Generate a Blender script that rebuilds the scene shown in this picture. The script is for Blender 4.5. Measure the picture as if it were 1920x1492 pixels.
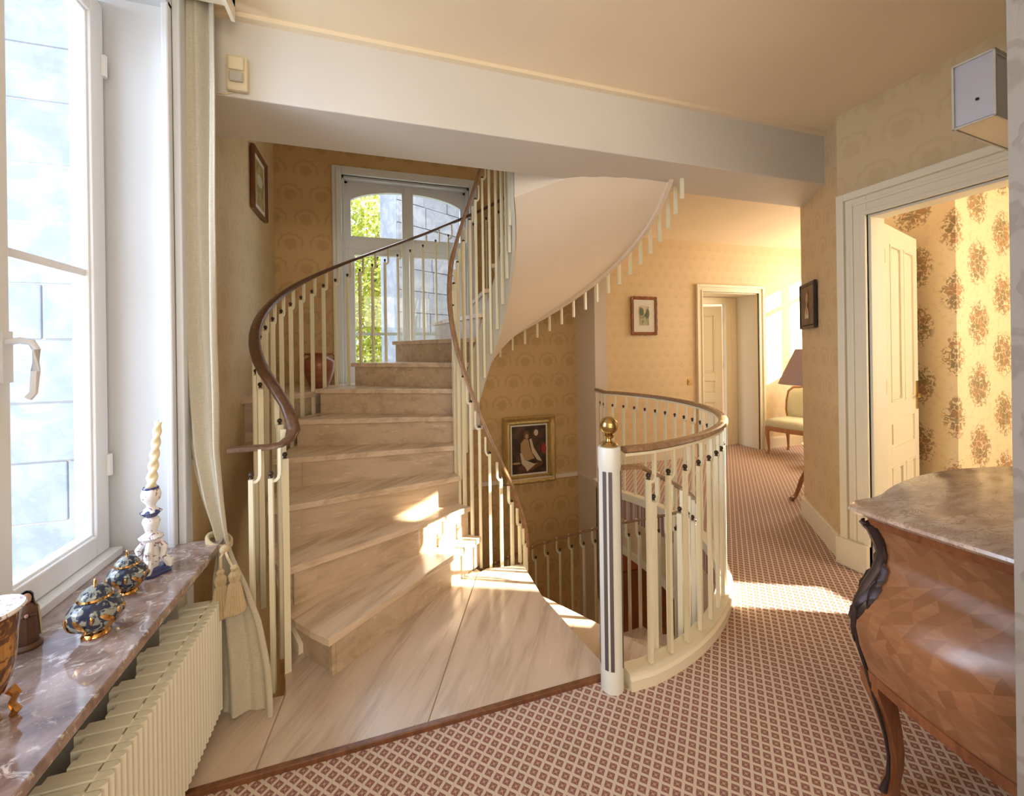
import bpy, bmesh, math, random
from math import sin, cos, pi, radians as R
from mathutils import Vector, Matrix
random.seed(7)
SC = bpy.context.scene
COL = SC.collection
for o in list(bpy.data.objects): bpy.data.objects.remove(o)

# ---------------------------------------------------------------- camera
cd = bpy.data.cameras.new('camera'); cam = bpy.data.objects.new('camera', cd); COL.objects.link(cam)
cd.sensor_width = 36; cd.lens = 36 * 792 / 1920; cd.shift_y = -90 / 1920
cd.clip_start = .02; cd.clip_end = 200
cam.matrix_world = Matrix.Translation((0, 0, 1.4)) @ Matrix.Rotation(R(-17.9), 4, 'Z') @ Matrix.Rotation(R(90), 4, 'X') @ Matrix.Rotation(R(-0.8), 4, 'Z')
SC.camera = cam
# ---------------------------------------------------------------- world, sun, lights, exposure
w = bpy.data.worlds.new('sky'); SC.world = w; w.use_nodes = True
bg = w.node_tree.nodes['Background']; bg.inputs[0].default_value = (.76, .86, 1, 1); bg.inputs[1].default_value = 2.6
def light(name, kind, loc, energy, color, size=None, size_y=None, look=None, angle=None):
    l = bpy.data.lights.new(name, kind); l.energy = energy; l.color = color
    if kind == 'AREA':
        l.shape = 'RECTANGLE'; l.size = size; l.size_y = size_y or size
    if angle is not None: l.angle = angle
    o = bpy.data.objects.new(name, l); COL.objects.link(o); o.location = loc
    if look is not None: o.rotation_euler = (Vector(look)).to_track_quat('-Z', 'Y').to_euler()
    return o
SUN = Vector((-.90, .435, -.355))
light('sun', 'SUN', (8, -4, 6), 34, (1, .86, .66), look=SUN, angle=R(.6))
light('rear_fill_light', 'AREA', (.2, -2.1, .8), 30, (1, .86, .69), 2.4, 1.3, (.25, 1, .9))  # added warm fill behind the camera, aimed up; no window there
light('rear_fill_light_high', 'AREA', (.5, -2.3, 2.4), 36, (1, .88, .72), 2.4, .8, (.15, 1, -.42))  # second added fill behind the camera, high and aimed down
light('window_light_left', 'AREA', (-2.7, 1.15, 2.0), 85, (.76, .84, 1), 1.3, 2.2, (1, .12, -.12))
light('stair_window_light', 'AREA', (.3, 6.2, 5.2), 150, (.85, .92, 1), 2.2, 1.4, (0, -1, -1.05))
light('bedroom_fill_light', 'AREA', (3.9, -.3, 1.8), 42, (1, .87, .66), 1.6, 1.6, (.1, 1, -.05))  # added fill for the bedroom walls; no window stands here
light('hall_window_light', 'AREA', (6.1, 3.5, 1.8), 42, (1, .88, .70), 1.5, 1.8, (-1, .05, -.05))
l_ = light('downstairs_fill_light', 'POINT', (1.9, .95, -1.1), 20, (1, .80, .58)); l_.data.shadow_soft_size = .12  # unseen point light added to brighten the floor below
light('upper_landing_light', 'AREA', (.9, 2.6, 5.0), 4, (1, .85, .66), 1.6, .8, (0, .3, -1))
SC.view_settings.view_transform = 'Standard'; SC.view_settings.look = 'None'
SC.view_settings.exposure = 0.48; SC.view_settings.gamma = 1; SC.view_settings.use_curve_mapping = False
SC.cycles.use_denoising = True
SC.cycles.max_bounces = 8; SC.cycles.diffuse_bounces = 5; SC.cycles.transparent_max_bounces = 12
SC.cycles.sample_clamp_indirect = 6

# ---------------------------------------------------------------- node expression helper
class E:
    def __init__(s, nt, k): s.nt = nt; s.k = k
    def _m(s, op, b=None, c=None):
        n = s.nt.nodes.new('ShaderNodeMath'); n.operation = op
        for i, v in enumerate((s, b, c)):
            if v is None: continue
            if isinstance(v, E): s.nt.links.new(v.k, n.inputs[i])
            else: n.inputs[i].default_value = v
        return E(s.nt, n.outputs[0])
    def __add__(s, b): return s._m('ADD', b)
    __radd__ = __add__
    def __mul__(s, b): return s._m('MULTIPLY', b)
    __rmul__ = __mul__
    def __sub__(s, b): return s._m('SUBTRACT', b)
    def __rsub__(s, b): return (s * -1) + b
    def __truediv__(s, b): return s._m('DIVIDE', b)
    def fl(s): return s._m('FLOOR')
    def fr(s): return s._m('FRACT')
    def ab(s): return s._m('ABSOLUTE')
    def sin(s): return s._m('SINE')
    def cos(s): return s._m('COSINE')
    def lt(s, b): return s._m('LESS_THAN', b)
    def gt(s, b): return s._m('GREATER_THAN', b)
    def mn(s, b): return s._m('MINIMUM', b)
    def mx(s, b): return s._m('MAXIMUM', b)
    def sq(s): return s._m('SQRT')
    def at2(s, b): return s._m('ARCTAN2', b)
    def mod(s, b): return s._m('FLOORED_MODULO', b)
    def step(s, a, b):  # smoothstep
        n = s.nt.nodes.new('ShaderNodeMapRange'); n.interpolation_type = 'SMOOTHSTEP'
        s.nt.links.new(s.k, n.inputs[0]); n.inputs[1].default_value = a; n.inputs[2].default_value = b
        return E(s.nt, n.outputs[0])
def sock(nt, v, inp):
    if isinstance(v, E): nt.links.new(v.k, inp)
    elif isinstance(v, (tuple, list)): inp.default_value = (*v, 1) if len(v) == 3 else v
    else: inp.default_value = v
def mixc(nt, f, a, b):
    n = nt.nodes.new('ShaderNodeMix'); n.data_type = 'RGBA'
    sock(nt, f, n.inputs[0]); sock(nt, a, n.inputs[6]); sock(nt, b, n.inputs[7])
    return E(nt, n.outputs[2])
def xyz(nt):
    tc = nt.nodes.new('ShaderNodeTexCoord'); s = nt.nodes.new('ShaderNodeSeparateXYZ')
    nt.links.new(tc.outputs['Object'], s.inputs[0])
    return [E(nt, s.outputs[i]) for i in range(3)]
def comb(nt, a, b, c):
    n = nt.nodes.new('ShaderNodeCombineXYZ')
    for i, v in enumerate((a, b, c)): sock(nt, v, n.inputs[i])
    return E(nt, n.outputs[0])
def noise(nt, vec, scale, detail=3, rough=.5, dist=0):
    n = nt.nodes.new('ShaderNodeTexNoise'); n.inputs['Scale'].default_value = scale
    n.inputs['Detail'].default_value = detail; n.inputs['Roughness'].default_value = rough; n.inputs['Distortion'].default_value = dist
    if vec is not None: nt.links.new(vec.k, n.inputs['Vector'])
    return E(nt, n.outputs[0])
def voro(nt, vec, scale, feat='F1', out='Distance'):
    n = nt.nodes.new('ShaderNodeTexVoronoi'); n.feature = feat; n.inputs['Scale'].default_value = scale
    nt.links.new(vec.k, n.inputs['Vector'])
    return E(nt, n.outputs[out])
MATS = {}
def mat(name, color=(.8, .8, .8), rough=.5, metal=0, fn=None, bump=None, spec=.5, **kw):
    m = bpy.data.materials.new(name); m.use_nodes = True; nt = m.node_tree
    b = nt.nodes['Principled BSDF']
    b.inputs['Roughness'].default_value = rough; b.inputs['Metallic'].default_value = metal
    b.inputs['Specular IOR Level'].default_value = spec
    for k, v in kw.items(): b.inputs[k.replace('_', ' ')].default_value = v
    h = None
    if fn:
        r = fn(nt)
        if isinstance(r, tuple): color, h = r
        else: color = r
    else:
        X = xyz(nt); v = comb(nt, *X)
        n = noise(nt, v, 9, 3)
        color = mixc(nt, n, [c * .93 for c in color], [min(1, c * 1.06) for c in color])
    sock(nt, color, b.inputs['Base Color'])
    if h is not None:
        bn = nt.nodes.new('ShaderNodeBump'); bn.inputs['Strength'].default_value = bump or .3; bn.inputs['Distance'].default_value = .004
        nt.links.new(h.k, bn.inputs['Height']); nt.links.new(bn.outputs[0], b.inputs['Normal'])
    MATS[name] = m
    return m
M = MATS
# ---- wallpapers
def damask(du, dv, tw, th, ca, cb, warp=.03, k=1.0):
    """half-drop medallions; u runs along (du,dv) on plan, v is height"""
    def fn(nt):
        x, y, z = xyz(nt); u = x * du + y * dv
        wv = noise(nt, comb(nt, u, 0.0, z), 14, 2)
        wu = (wv - .5) * warp
        U = (u + wu) / tw; V = (z + wu) / th
        row = V.fl(); U2 = U + row.mod(2.0) * .5
        a = U2.fr() - .5; b = V.fr() - .5
        r = ((a * a) + (b * b) * .8).sq(); an = a.at2(b)
        rr = r * (1 + .10 * (an * 7).cos())
        core = 1 - rr.step(.17 * k, .23 * k)
        a2 = (a.ab() - .5); b2 = (b.ab() - .5)
        ring = 1 - ((r * (1 + .05 * (an * 11).sin()) - .37).ab()).step(.025, .06)
        pet = ring * ((an.cos()).step(-.75, .1))
        leaf = noise(nt, comb(nt, u, 0.0, z), 38, 2).step(.52, .6)
        mk = core.mx(pet * .9)
        mk = mk * (1 - leaf * .35)
        sh = noise(nt, comb(nt, x, y, z), 1.6, 3)
        base = mixc(nt, mk, ca, cb)
        base = mixc(nt, sh.step(.35, .7) * .18, base, [c * .82 for c in cb])
        fib = noise(nt, comb(nt, u * 4, 0.0, z), 160, 2)
        return base, (mk * .6 + fib * .35)
    return fn
def floral(nt):
    x, y, z = xyz(nt); u = x + y; tw, th = .29, .44
    U = u / tw; col = U.fl(); V = z / th + col.mod(2.0) * .5
    a = (U.fr() - .5) * tw; b = (V.fr() - .5) * th
    p = comb(nt, u, 0.0, z)
    wv = noise(nt, p, 20, 2) - .5
    an = a.at2(b); r = (a * a * 1.25 + b * b * .72).sq()
    rr = r * (1 + .12 * (an * 7).sin()) + wv * .07
    flower = 1 - rr.step(.092, .098)
    sp = noise(nt, p, 42, 1, .4, 1.2).step(.50, .525) * (1 - (r + wv * .08).step(.125, .15))
    cell = voro(nt, p, 24, 'DISTANCE_TO_EDGE').step(.02, .07)
    mk = (flower * cell).mx(sp * .85)
    tone = noise(nt, p, 11, 1)
    ink = mixc(nt, tone.step(.42, .6), (.20, .14, .055), (.35, .17, .07))
    back = mixc(nt, (noise(nt, p, 24, 2).step(.56, .6)) * .4, (.80, .65, .41), (.70, .52, .28))
    return mixc(nt, mk * .85, back, ink)
mat('gold_damask', rough=.62, fn=damask(1, .2, .27, .23, (.57, .39, .18), (.485, .32, .135)), bump=.25)  # stairwell's dimmer light put into a darker base than the other damasks
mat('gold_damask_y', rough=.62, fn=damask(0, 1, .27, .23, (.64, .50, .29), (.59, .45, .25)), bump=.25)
mat('gold_damask_oblique', rough=.62, fn=damask(.62, .78, .22, .2, (.66, .50, .28), (.60, .44, .235)), bump=.25)
mat('hall_damask', rough=.6, fn=damask(1, 0,   .15, .125, (.72, .57, .35), (.675, .52, .305), k=1.1), bump=.2)
mat('grey_damask', rough=.6, fn=damask(0, 1, .16, .16, (.36, .345, .33), (.29, .27, .25)), bump=.3)
mat('floral_paper', rough=.6, fn=floral)
def painty(c, amt=.10):
    def fn(nt):
        x, y, z = xyz(nt); n = noise(nt, comb(nt, x, y, z), 2.2, 4); f = noise(nt, comb(nt, x, y, z), 90, 2)
        return mixc(nt, n.step(.35, .75) * amt * 4, c, [v * .9 for v in c]), f * .25
    return fn
mat('ceiling_paint', rough=.75, fn=painty((.84, .71, .50)))
mat('beam_paint', rough=.55, fn=painty((.68, .645, .585)))
mat('soffit_paint', rough=.6, fn=painty((.84, .72, .56)))
mat('jamb_paint', rough=.4, fn=painty((.70, .72, .74)))
mat('cream_paint', rough=.38, fn=painty((.80, .73, .56), .05))
mat('ivory_metal', rough=.34, fn=painty((.80, .74, .54), .05))
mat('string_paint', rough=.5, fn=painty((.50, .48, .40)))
mat('white_pvc', rough=.3, fn=painty((.84, .85, .86), .03))
mat('pilaster_paint', rough=.6, fn=painty((.74, .64, .53)))
mat('newel_paint', rough=.4, fn=painty((.74, .74, .68), .05))
mat('flute_dark', (.10, .085, .08), .5)
def travertine(rot, c1=(.69, .545, .40), c2=(.50, .37, .255), c3=(.80, .67, .52)):
    def fn(nt):
        x, y, z = xyz(nt)
        u = x * cos(rot) + y * sin(rot); v = y * cos(rot) - x * sin(rot)
        p = comb(nt, u * .55, v * 4.5, z * 4.5); n = noise(nt, p, 2.6, 6, .62, .6)
        q = comb(nt, u * 1.0, v * 9, z * 9); m = noise(nt, q, 3.4, 4, .6, .3)
        c = mixc(nt, n.step(.42, .68), c1, c2); c = mixc(nt, m.step(.56, .75) * .6, c, c3)
        d = noise(nt, comb(nt, x, y, z), 70, 2).step(.68, .74) * .35
        return mixc(nt, d, c, (.36, .26, .18))
    return fn
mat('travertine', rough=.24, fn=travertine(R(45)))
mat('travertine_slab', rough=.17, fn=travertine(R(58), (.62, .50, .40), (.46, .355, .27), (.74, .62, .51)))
mat('travertine_shaded', rough=.3, fn=travertine(R(10), (.56, .43, .30), (.42, .31, .205)))  # shade on the risers put into a darker base than the treads
def sillmarble(nt):
    x, y, z = xyz(nt); p = comb(nt, x, y, z)
    n = noise(nt, p, 7, 6, .65, 1.4); m = noise(nt, p, 16, 5, .7, 2.0)
    c = mixc(nt, n.step(.35, .65), (.20, .135, .115), (.40, .30, .27))
    return mixc(nt, m.step(.54, .64) * .7, c, (.74, .68, .66))
mat('sill_marble', rough=.07, fn=sillmarble, spec=.9)
def topmarble(nt):
    x, y, z = xyz(nt); p = comb(nt, x * .7, y * 2, z)
    n = noise(nt, p, 6, 6, .65, 1.2); m = noise(nt, p, 11, 4, .6, 1.5)
    c = mixc(nt, n.step(.38, .65), (.44, .33, .26), (.62, .51, .42))
    return mixc(nt, ((m - .5).ab()).step(0, .03), (.35, .24, .19), c)
mat('commode_marble', rough=.13, fn=topmarble)
def carpet(nt):
    x, y, z = xyz(nt); s = .0335
    A = R(45.5)
    u = (x * cos(A) + y * sin(A)) / s; v = (y * cos(A) - x * sin(A)) / s
    a = (u.fr() - .5).ab(); b = (v.fr() - .5).ab()
    m = a.mx(b)
    sq_ = 1 - m.step(.33, .37)
    dots = ((u * 4 * pi).sin() * (v * 4 * pi).sin()).step(.2, .5) * .35
    diag = 1 - (a - b).ab().step(.03, .09)
    cen = 1 - (a + b).step(.10, .2)
    inner = mixc(nt, (diag * .45).mx(cen * .9) * (1 - m.step(.24, .27)), (.265, .12, .095), (.62, .40, .33))
    line = mixc(nt, dots, (.72, .60, .50), (.55, .40, .32))
    c = mixc(nt, sq_, line, inner)
    f = noise(nt, comb(nt, x, y, z), 420, 2)
    c = mixc(nt, f * .25, c, (.30, .19, .15))
    return c, f
mat('carpet', rough=.95, fn=carpet, bump=.5, spec=.15)
def wood(c1, c2, sc=8, along='z'):
    def fn(nt):
        x, y, z = xyz(nt)
        p = comb(nt, x * 3, y * 3, z * .4) if along == 'z' else comb(nt, x * .4, y * .4, z * 3)
        n = noise(nt, p, sc, 5, .6, 1.0)
        return mixc(nt, n.step(.3, .7), c1, c2)
    return fn
mat('rail_brown', rough=.28, fn=wood((.085, .04, .02), (.15, .075, .04), 14))
mat('rail_bronze', rough=.25, fn=wood((.25, .14, .075), (.36, .215, .12), 14))
mat('dark_wood', rough=.3, fn=wood((.13, .05, .022), (.22, .09, .04)))
mat('red_wood', rough=.22, fn=wood((.20, .07, .028), (.33, .125, .05)))
mat('fruit_wood', rough=.35, fn=wood((.33, .15, .06), (.46, .23, .10)))
def parquetry(nt):
    x, y, z = xyz(nt)
    u = (y * .7 + x * .6 + z * 1.0) / .046; v = (y * .7 + x * .6 - z * 1.0) / .046
    pu = (u + noise(nt, comb(nt, x, y, z), 9, 2) * .5); pv = (v + noise(nt, comb(nt, x, y, z), 7, 2) * .5)
    cell = comb(nt, pu.fl(), pv.fl(), ((pu.fr() + pv.fr()).gt(1.0)))
    wn = nt.nodes.new('ShaderNodeTexWhiteNoise'); nt.links.new(cell.k, wn.inputs['Vector'])
    r = E(nt, wn.outputs['Value'])
    g = noise(nt, comb(nt, x * 2, y * 2, z * 9), 12, 4)
    c = mixc(nt, r, (.26, .12, .052), (.39, .19, .092))
    return mixc(nt, g.step(.35, .7) * .45, c, (.30, .11, .045))
mat('parquetry', rough=.2, fn=parquetry)
mat('mount_bronze', (.055, .038, .04), .38, .55)
mat('knob_dark', (.05, .032, .025), .35, .5)
mat('brass', (.50, .34, .13), .22, .95)
mat('gilt', rough=.38, metal=.6, fn=wood((.42, .29, .10), (.62, .46, .20), 30))
mat('gold_lustre', (.72, .40, .14), .13, 1)
mat('cobalt', (.03, .035, .07), .08)
mat('pot_glaze', rough=.1, fn=lambda nt: mixc(nt, noise(nt, comb(nt, *xyz(nt)), 34, 2, .5, 1.5).step(.46, .54), (.03, .04, .075), (.30, .33, .30)))
mat('lustre_mix', rough=.14, metal=.75, fn=lambda nt: mixc(nt, noise(nt, comb(nt, *xyz(nt)), 26, 2, .5, 2.0).step(.44, .52), (.62, .34, .12), (.20, .11, .07)))
mat('faience', rough=.15, fn=lambda nt: mixc(nt, noise(nt, comb(nt, *xyz(nt)), 55, 2, .5, 1.0).step(.58, .62), (.82, .80, .80), (.30, .18, .24)))
mat('faience_blue', (.04, .05, .16), .15)
mat('wax', (.86, .80, .55), .4, Subsurface_Weight=.15)
mat('habit_brown', (.13, .06, .03), .45)
mat('habit_cream', (.70, .62, .40), .5)
mat('veil_black', (.02, .02, .03), .4)
mat('skin', (.62, .38, .26), .5)
mat('face_small', (.62, .38, .26), .5)
def linen(c):
    def fn(nt):
        x, y, z = xyz(nt)
        a = noise(nt, comb(nt, x * 60, y * 60, z * 700), 1, 2); b = noise(nt, comb(nt, x * 500, y * 500, z * 30), 1, 2)
        f = a * .6 + b * .4
        return mixc(nt, f.step(.3, .7), [v * .78 for v in c], c), f
    return fn
mat('curtain_linen', rough=.85, fn=linen((.60, .54, .42)), bump=.4, spec=.2, Sheen_Weight=.2)
mat('curtain_lining', rough=.85, fn=linen((.74, .72, .70)), bump=.2, spec=.2)
mat('tassel_silk', rough=.7, fn=linen((.64, .50, .30)), bump=.6)
mat('radiator_paint', rough=.4, fn=painty((.82, .79, .66), .05))
mat('upholstery', rough=.8, fn=painty((.62, .60, .42)))
mat('shade_fabric', rough=.8, fn=painty((.55, .38, .30)))
mat('terracotta', rough=.4, fn=wood((.20, .06, .025), (.34, .12, .05), 9, 'x'))
mat('plastic_cream', (.72, .62, .42), .4)
mat('lens_plastic', (.45, .42, .34), .25)
mat('canvas_dark', rough=.4, fn=lambda nt: mixc(nt, noise(nt, comb(nt, *xyz(nt)), 7, 4, .6).step(.4, .7), (.035, .018, .012), (.13, .06, .03)))
mat('passe_partout', (.72, .70, .62), .7)
mat('print_green', rough=.6, fn=lambda nt: mixc(nt, noise(nt, comb(nt, *xyz(nt)), 22, 4, .6).step(.4, .65), (.42, .42, .28), (.16, .19, .09)))
mat('print_ochre', rough=.6, fn=lambda nt: mixc(nt, noise(nt, comb(nt, *xyz(nt)), 12, 4, .6).step(.4, .65), (.42, .33, .12), (.24, .19, .06)))
mat('paint_flesh', (.42, .26, .13), .5)
mat('paint_white', (.58, .48, .34), .5)
mat('paint_red', (.30, .035, .02), .5)
mat('paint_hair', (.14, .06, .025), .5)
mat('paint_green', (.12, .16, .07), .6)
mat('paint_sky', (.55, .52, .36), .6)
mat('mirror_reflection_tint', (.62, .68, .84), .12, .35)  # pale blue base stands in for the window's reflection
mat('orange_wall', (.80, .42, .13), .7)
mat('lower_floor', (.62, .47, .33), .5)
def stone(nt):
    x, y, z = xyz(nt); p = comb(nt, x, y, z); n = noise(nt, p, 5, 6, .65, .6); m = noise(nt, p, 26, 3, .6)
    c = mixc(nt, n.step(.35, .7), (.27, .29, .35), (.40, .41, .46))
    return mixc(nt, m.step(.6, .72) * .35, c, (.44, .46, .52)), n
mat('limestone', rough=.9, fn=stone, bump=.6)
mat('mortar', (.46, .40, .33), .95)
mat('grout', (.40, .31, .24), .9)
mat('leaf', rough=.6, fn=lambda nt: mixc(nt, noise(nt, comb(nt, *xyz(nt)), 3, 3).step(.35, .65), (.72, .70, .13), (.46, .50, .07)))
mat('bark', (.14, .10, .07), .9)
mat('ground', (.22, .28, .10), .95)
mat('dark_gap', (.03, .02, .015), .8)
g = bpy.data.materials.new('glass'); g.use_nodes = True; nt = g.node_tree; nt.nodes.clear()
o_ = nt.nodes.new('ShaderNodeOutputMaterial'); mx = nt.nodes.new('ShaderNodeMixShader'); tr = nt.nodes.new('ShaderNodeBsdfTransparent'); gl = nt.nodes.new('ShaderNodeBsdfGlossy'); fr_ = nt.nodes.new('ShaderNodeLayerWeight')
gl.inputs['Roughness'].default_value = .02; fr_.inputs[0].default_value = .5; tr.inputs[0].default_value = (.96, .98, 1, 1)
pw = nt.nodes.new('ShaderNodeMath'); pw.operation = 'POWER'; pw.inputs[1].default_value = 5; nt.links.new(fr_.outputs['Facing'], pw.inputs[0]); pm_ = nt.nodes.new('ShaderNodeMath'); pm_.operation = 'MULTIPLY_ADD'; pm_.inputs[1].default_value = .5; pm_.inputs[2].default_value = .02; nt.links.new(pw.outputs[0], pm_.inputs[0]); nt.links.new(pm_.outputs[0], mx.inputs[0]); nt.links.new(tr.outputs[0], mx.inputs[1]); nt.links.new(gl.outputs[0], mx.inputs[2]); nt.links.new(mx.outputs[0], o_.inputs[0])
M['glass'] = g

# ---------------------------------------------------------------- mesh builder
class MB:
    def __init__(s): s.v = []; s.f = []
    def add(s, vs, fs):
        n = len(s.v); s.v += [tuple(v) for v in vs]; s.f += [tuple(i + n for i in f) for f in fs]; return s
    def box(s, x0, x1, y0, y1, z0, z1):
        return s.add([(x, y, z) for z in (z0, z1) for y in (y0, y1) for x in (x0, x1)],
                     [(0, 2, 3, 1), (4, 5, 7, 6), (0, 1, 5, 4), (2, 6, 7, 3), (0, 4, 6, 2), (1, 3, 7, 5)])
    def prism(s, poly, z0, z1):
        n = len(poly)
        zs0 = z0 if isinstance(z0, (list, tuple)) else [z0] * n; zs1 = z1 if isinstance(z1, (list, tuple)) else [z1] * n
        vs = [(p[0], p[1], a) for p, a in zip(poly, zs0)] + [(p[0], p[1], a) for p, a in zip(poly, zs1)]
        return s.add(vs, [tuple(range(n - 1, -1, -1)), tuple(range(n, 2 * n))] + [(i, (i + 1) % n, n + (i + 1) % n, n + i) for i in range(n)])
    def loft(s, rings, cap=True, closed=True):
        n = len(rings[0]); vs = [p for r in rings for p in r]; fs = []
        for i in range(len(rings) - 1):
            for j in range(n if closed else n - 1):
                a = i * n + j; b = i * n + (j + 1) % n
                fs.append((a, b, b + n, a + n))
        if cap: fs += [tuple(range(n - 1, -1, -1)), tuple(range((len(rings) - 1) * n, len(rings) * n))]
        return s.add(vs, fs)
    def sweep(s, path, prof, fixed=None, cap=True, scale=None):
        path = [Vector(p) for p in path]; rings = []
        for i, p in enumerate(path):
            t = (path[min(i + 1, len(path) - 1)] - path[max(i - 1, 0)]).normalized()
            if fixed is not None: b = Vector(fixed).normalized(); nrm = b.cross(t).normalized()
            else:
                b = t.cross(Vector((0, 0, 1))); b = b.normalized() if b.length > 1e-4 else Vector((1, 0, 0)); nrm = b.cross(t).normalized()
            k = scale[i] if scale else 1
            rings.append([p + b * (a * k) + nrm * (c * k) for a, c in prof])
        return s.loft(rings, cap)
    def lathe(s, prof, c=(0, 0, 0), seg=24, lobes=0, amp=0, axis=None):
        rings = []
        for r, z in prof:
            rings.append([(c[0] + r * (1 + amp * cos(lobes * a)) * cos(a), c[1] + r * (1 + amp * cos(lobes * a)) * sin(a), c[2] + z) for a in [2 * pi * i / seg for i in range(seg)]])
        return s.loft(rings)
    def ball(s, c, r, seg=16, sq=(1, 1, 1)):
        rings = []
        for i in range(seg // 2 + 1):
            a = -pi / 2 + pi * i / (seg // 2); rr = max(r * cos(a), 1e-4)
            rings.append([(c[0] + sq[0] * rr * cos(t), c[1] + sq[1] * rr * sin(t), c[2] + sq[2] * r * sin(a)) for t in [2 * pi * j / seg for j in range(seg)]])
        return s.loft(rings)
    def build(s, name, m, parent=None, smooth=False, bevel=0, **tags):
        me = bpy.data.meshes.new(name); me.from_pydata(s.v, [], s.f)
        bm = bmesh.new(); bm.from_mesh(me); bmesh.ops.recalc_face_normals(bm, faces=bm.faces); bm.to_mesh(me); bm.free()
        me.materials.append(m if not isinstance(m, str) else M[m])
        if smooth:
            me.polygons.foreach_set('use_smooth', [True] * len(me.polygons))
            try: me.set_sharp_from_angle(angle=R(smooth if smooth > 1 else 40))
            except Exception: pass
        o = bpy.data.objects.new(name, me); COL.objects.link(o)
        if parent is not None: o.parent = parent
        if bevel:
            b = o.modifiers.new('b', 'BEVEL'); b.width = bevel; b.segments = 2; b.limit_method = 'ANGLE'; b.angle_limit = R(50)
        tag(o, **tags)
        return o
def tag(o, label=None, category=None, group=None, kind=None):
    for k, v in (('label', label), ('category', category), ('group', group), ('kind', kind)):
        if v: o[k] = v
    return o
def thing(name, label, cat, loc=(0, 0, 0), rz=0, group=None, kind=None):
    o = bpy.data.objects.new(name, None); COL.objects.link(o); o.location = loc; o.rotation_euler = (0, 0, rz); o.empty_display_size = .1
    return tag(o, label, cat, group, kind)
def struct(name, kind='structure'):
    o = bpy.data.objects.new(name, None); COL.objects.link(o); o['kind'] = kind; return o
def link_copy(src, parent, loc, rz=0):
    c = src.copy(); COL.objects.link(c); c.parent = parent; c.location = loc; c.rotation_euler = (0, 0, rz); return c
def circ(rx, ry=None, n=10): ry = ry or rx; return [(rx * cos(2 * pi * i / n), ry * sin(2 * pi * i / n)) for i in range(n)]
def arc(cx, cy, r, a0, a1, n): return [(cx + r * cos(R(a0 + (a1 - a0) * i / n)), cy + r * sin(R(a0 + (a1 - a0) * i / n))) for i in range(n + 1)]
def wall(name, axis, c0, c1, u0, u1, z0, z1, holes, m, parent=None, kind='structure'):
    """axis 'x': slab between x=c0..c1 running along y; axis 'y': slab between y=c0..c1 running along x"""
    us = sorted({u0, u1, *[h[0] for h in holes], *[h[1] for h in holes]}); zs = sorted({z0, z1, *[h[2] for h in holes], *[h[3] for h in holes]})
    b = MB()
    for i in range(len(us) - 1):
        j = 0
        while j < len(zs) - 1:
            cu = (us[i] + us[i + 1]) / 2; ok = lambda q: not any(h[0] < cu < h[1] and h[2] < (zs[q] + zs[q + 1]) / 2 < h[3] for h in holes)
            if not ok(j): j += 1; continue
            k = j
            while k + 1 < len(zs) - 1 and ok(k + 1): k += 1
            if axis == 'x': b.box(c0, c1, us[i], us[i + 1], zs[j], zs[k + 1])
            else: b.box(us[i], us[i + 1], c0, c1, zs[j], zs[k + 1])
            j = k + 1
    return b.build(name, m, parent, kind=kind)

CZ = -.015                                 # carpet level (landing marble is z = 0)
# ================================================================= ROOM SHELL
C = Vector((.72, 2.90)); G = Vector((.90, 2.95)); RG = 1.42
gc = arc(G.x, G.y, RG, -88, 30, 40)        # guard curve, newel -> wall end
carp = [(-.9, -2.6), (6.3, -2.6), (6.3, 5.9), (2.25, 5.9), (2.25, 3.95)] + gc[::-1] + [(.93, 1.605), (-.9, 1.605)]
MB().prism(carp, CZ - .2, CZ).build('floor', 'carpet', kind='structure')

# left wall with window
wl = wall('wall_left', 'x', -1.06, -.76, -2.6, 2.16, CZ, 2.9, [(.90, 2.02, .64, 2.78)], 'jamb_paint')
wall('wall_left', 'x', -1.02, -.87, 2.16, 4.36, -3.2, 5.3, [], 'gold_damask_y')
MB().box(-1.06, -.87, -2.6, 2.16, -3.2, CZ).build('wall_left', 'jamb_paint', kind='structure')
# back wall of the stairwell
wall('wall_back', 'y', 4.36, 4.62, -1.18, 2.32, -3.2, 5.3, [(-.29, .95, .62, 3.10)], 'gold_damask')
# partition end at stairwell / hall
b = MB(); b.box(2.18, 2.32, 3.93, 4.36, -3.2, 2.78); b.build('wall_partition', 'pilaster_paint', kind='structure')
b = MB(); b.box(2.18, 2.45, 2.60, 4.36, 2.95, 5.3); b.box(-1.02, 2.45, 2.0, 2.16, 3.05, 5.3); b.box(2.18, 2.45, 2.16, 2.60, 3.05, 5.3); b.box(2.18, 2.45, 2.58, 2.62, 2.9, 5.3); b.build('wall_upper', 'soffit_paint', kind='structure')
MB().box(-1.02, 2.45, 2.0, 4.62, 5.3, 5.4).build('ceiling', 'ceiling_paint', kind='structure')
# hall walls
hall_holes = [(4.07, 5.02, CZ, 2.13)]
wall('wall_hall', 'y', 4.5, 4.9, 2.25, 6.5, CZ, 2.78, hall_holes, 'hall_damask')
wall('wall_hall', 'x', 6.3, 6.5, 2.6, 4.5, CZ, 2.78, [(3.86, 4.34, 1.3, 2.6)], 'hall_damask')
wall('wall_hall', 'y', 2.48, 2.62, 3.40, 6.5, CZ, 2.9, [], 'hall_damask')
# oblique wall
P0 = Vector((2.90, 1.98)); P1 = Vector((3.40, 2.62)); dn = (P1 - P0).normalized(); nn = Vector((dn.y, -dn.x))
q = [P0, P1, P1 + Vector((.2, 0)), P0 + Vector((.12, 0))]
MB().prism([tuple(p) for p in q], CZ, 2.9).build('wall_oblique', 'gold_damask_oblique', kind='structure')
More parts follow.
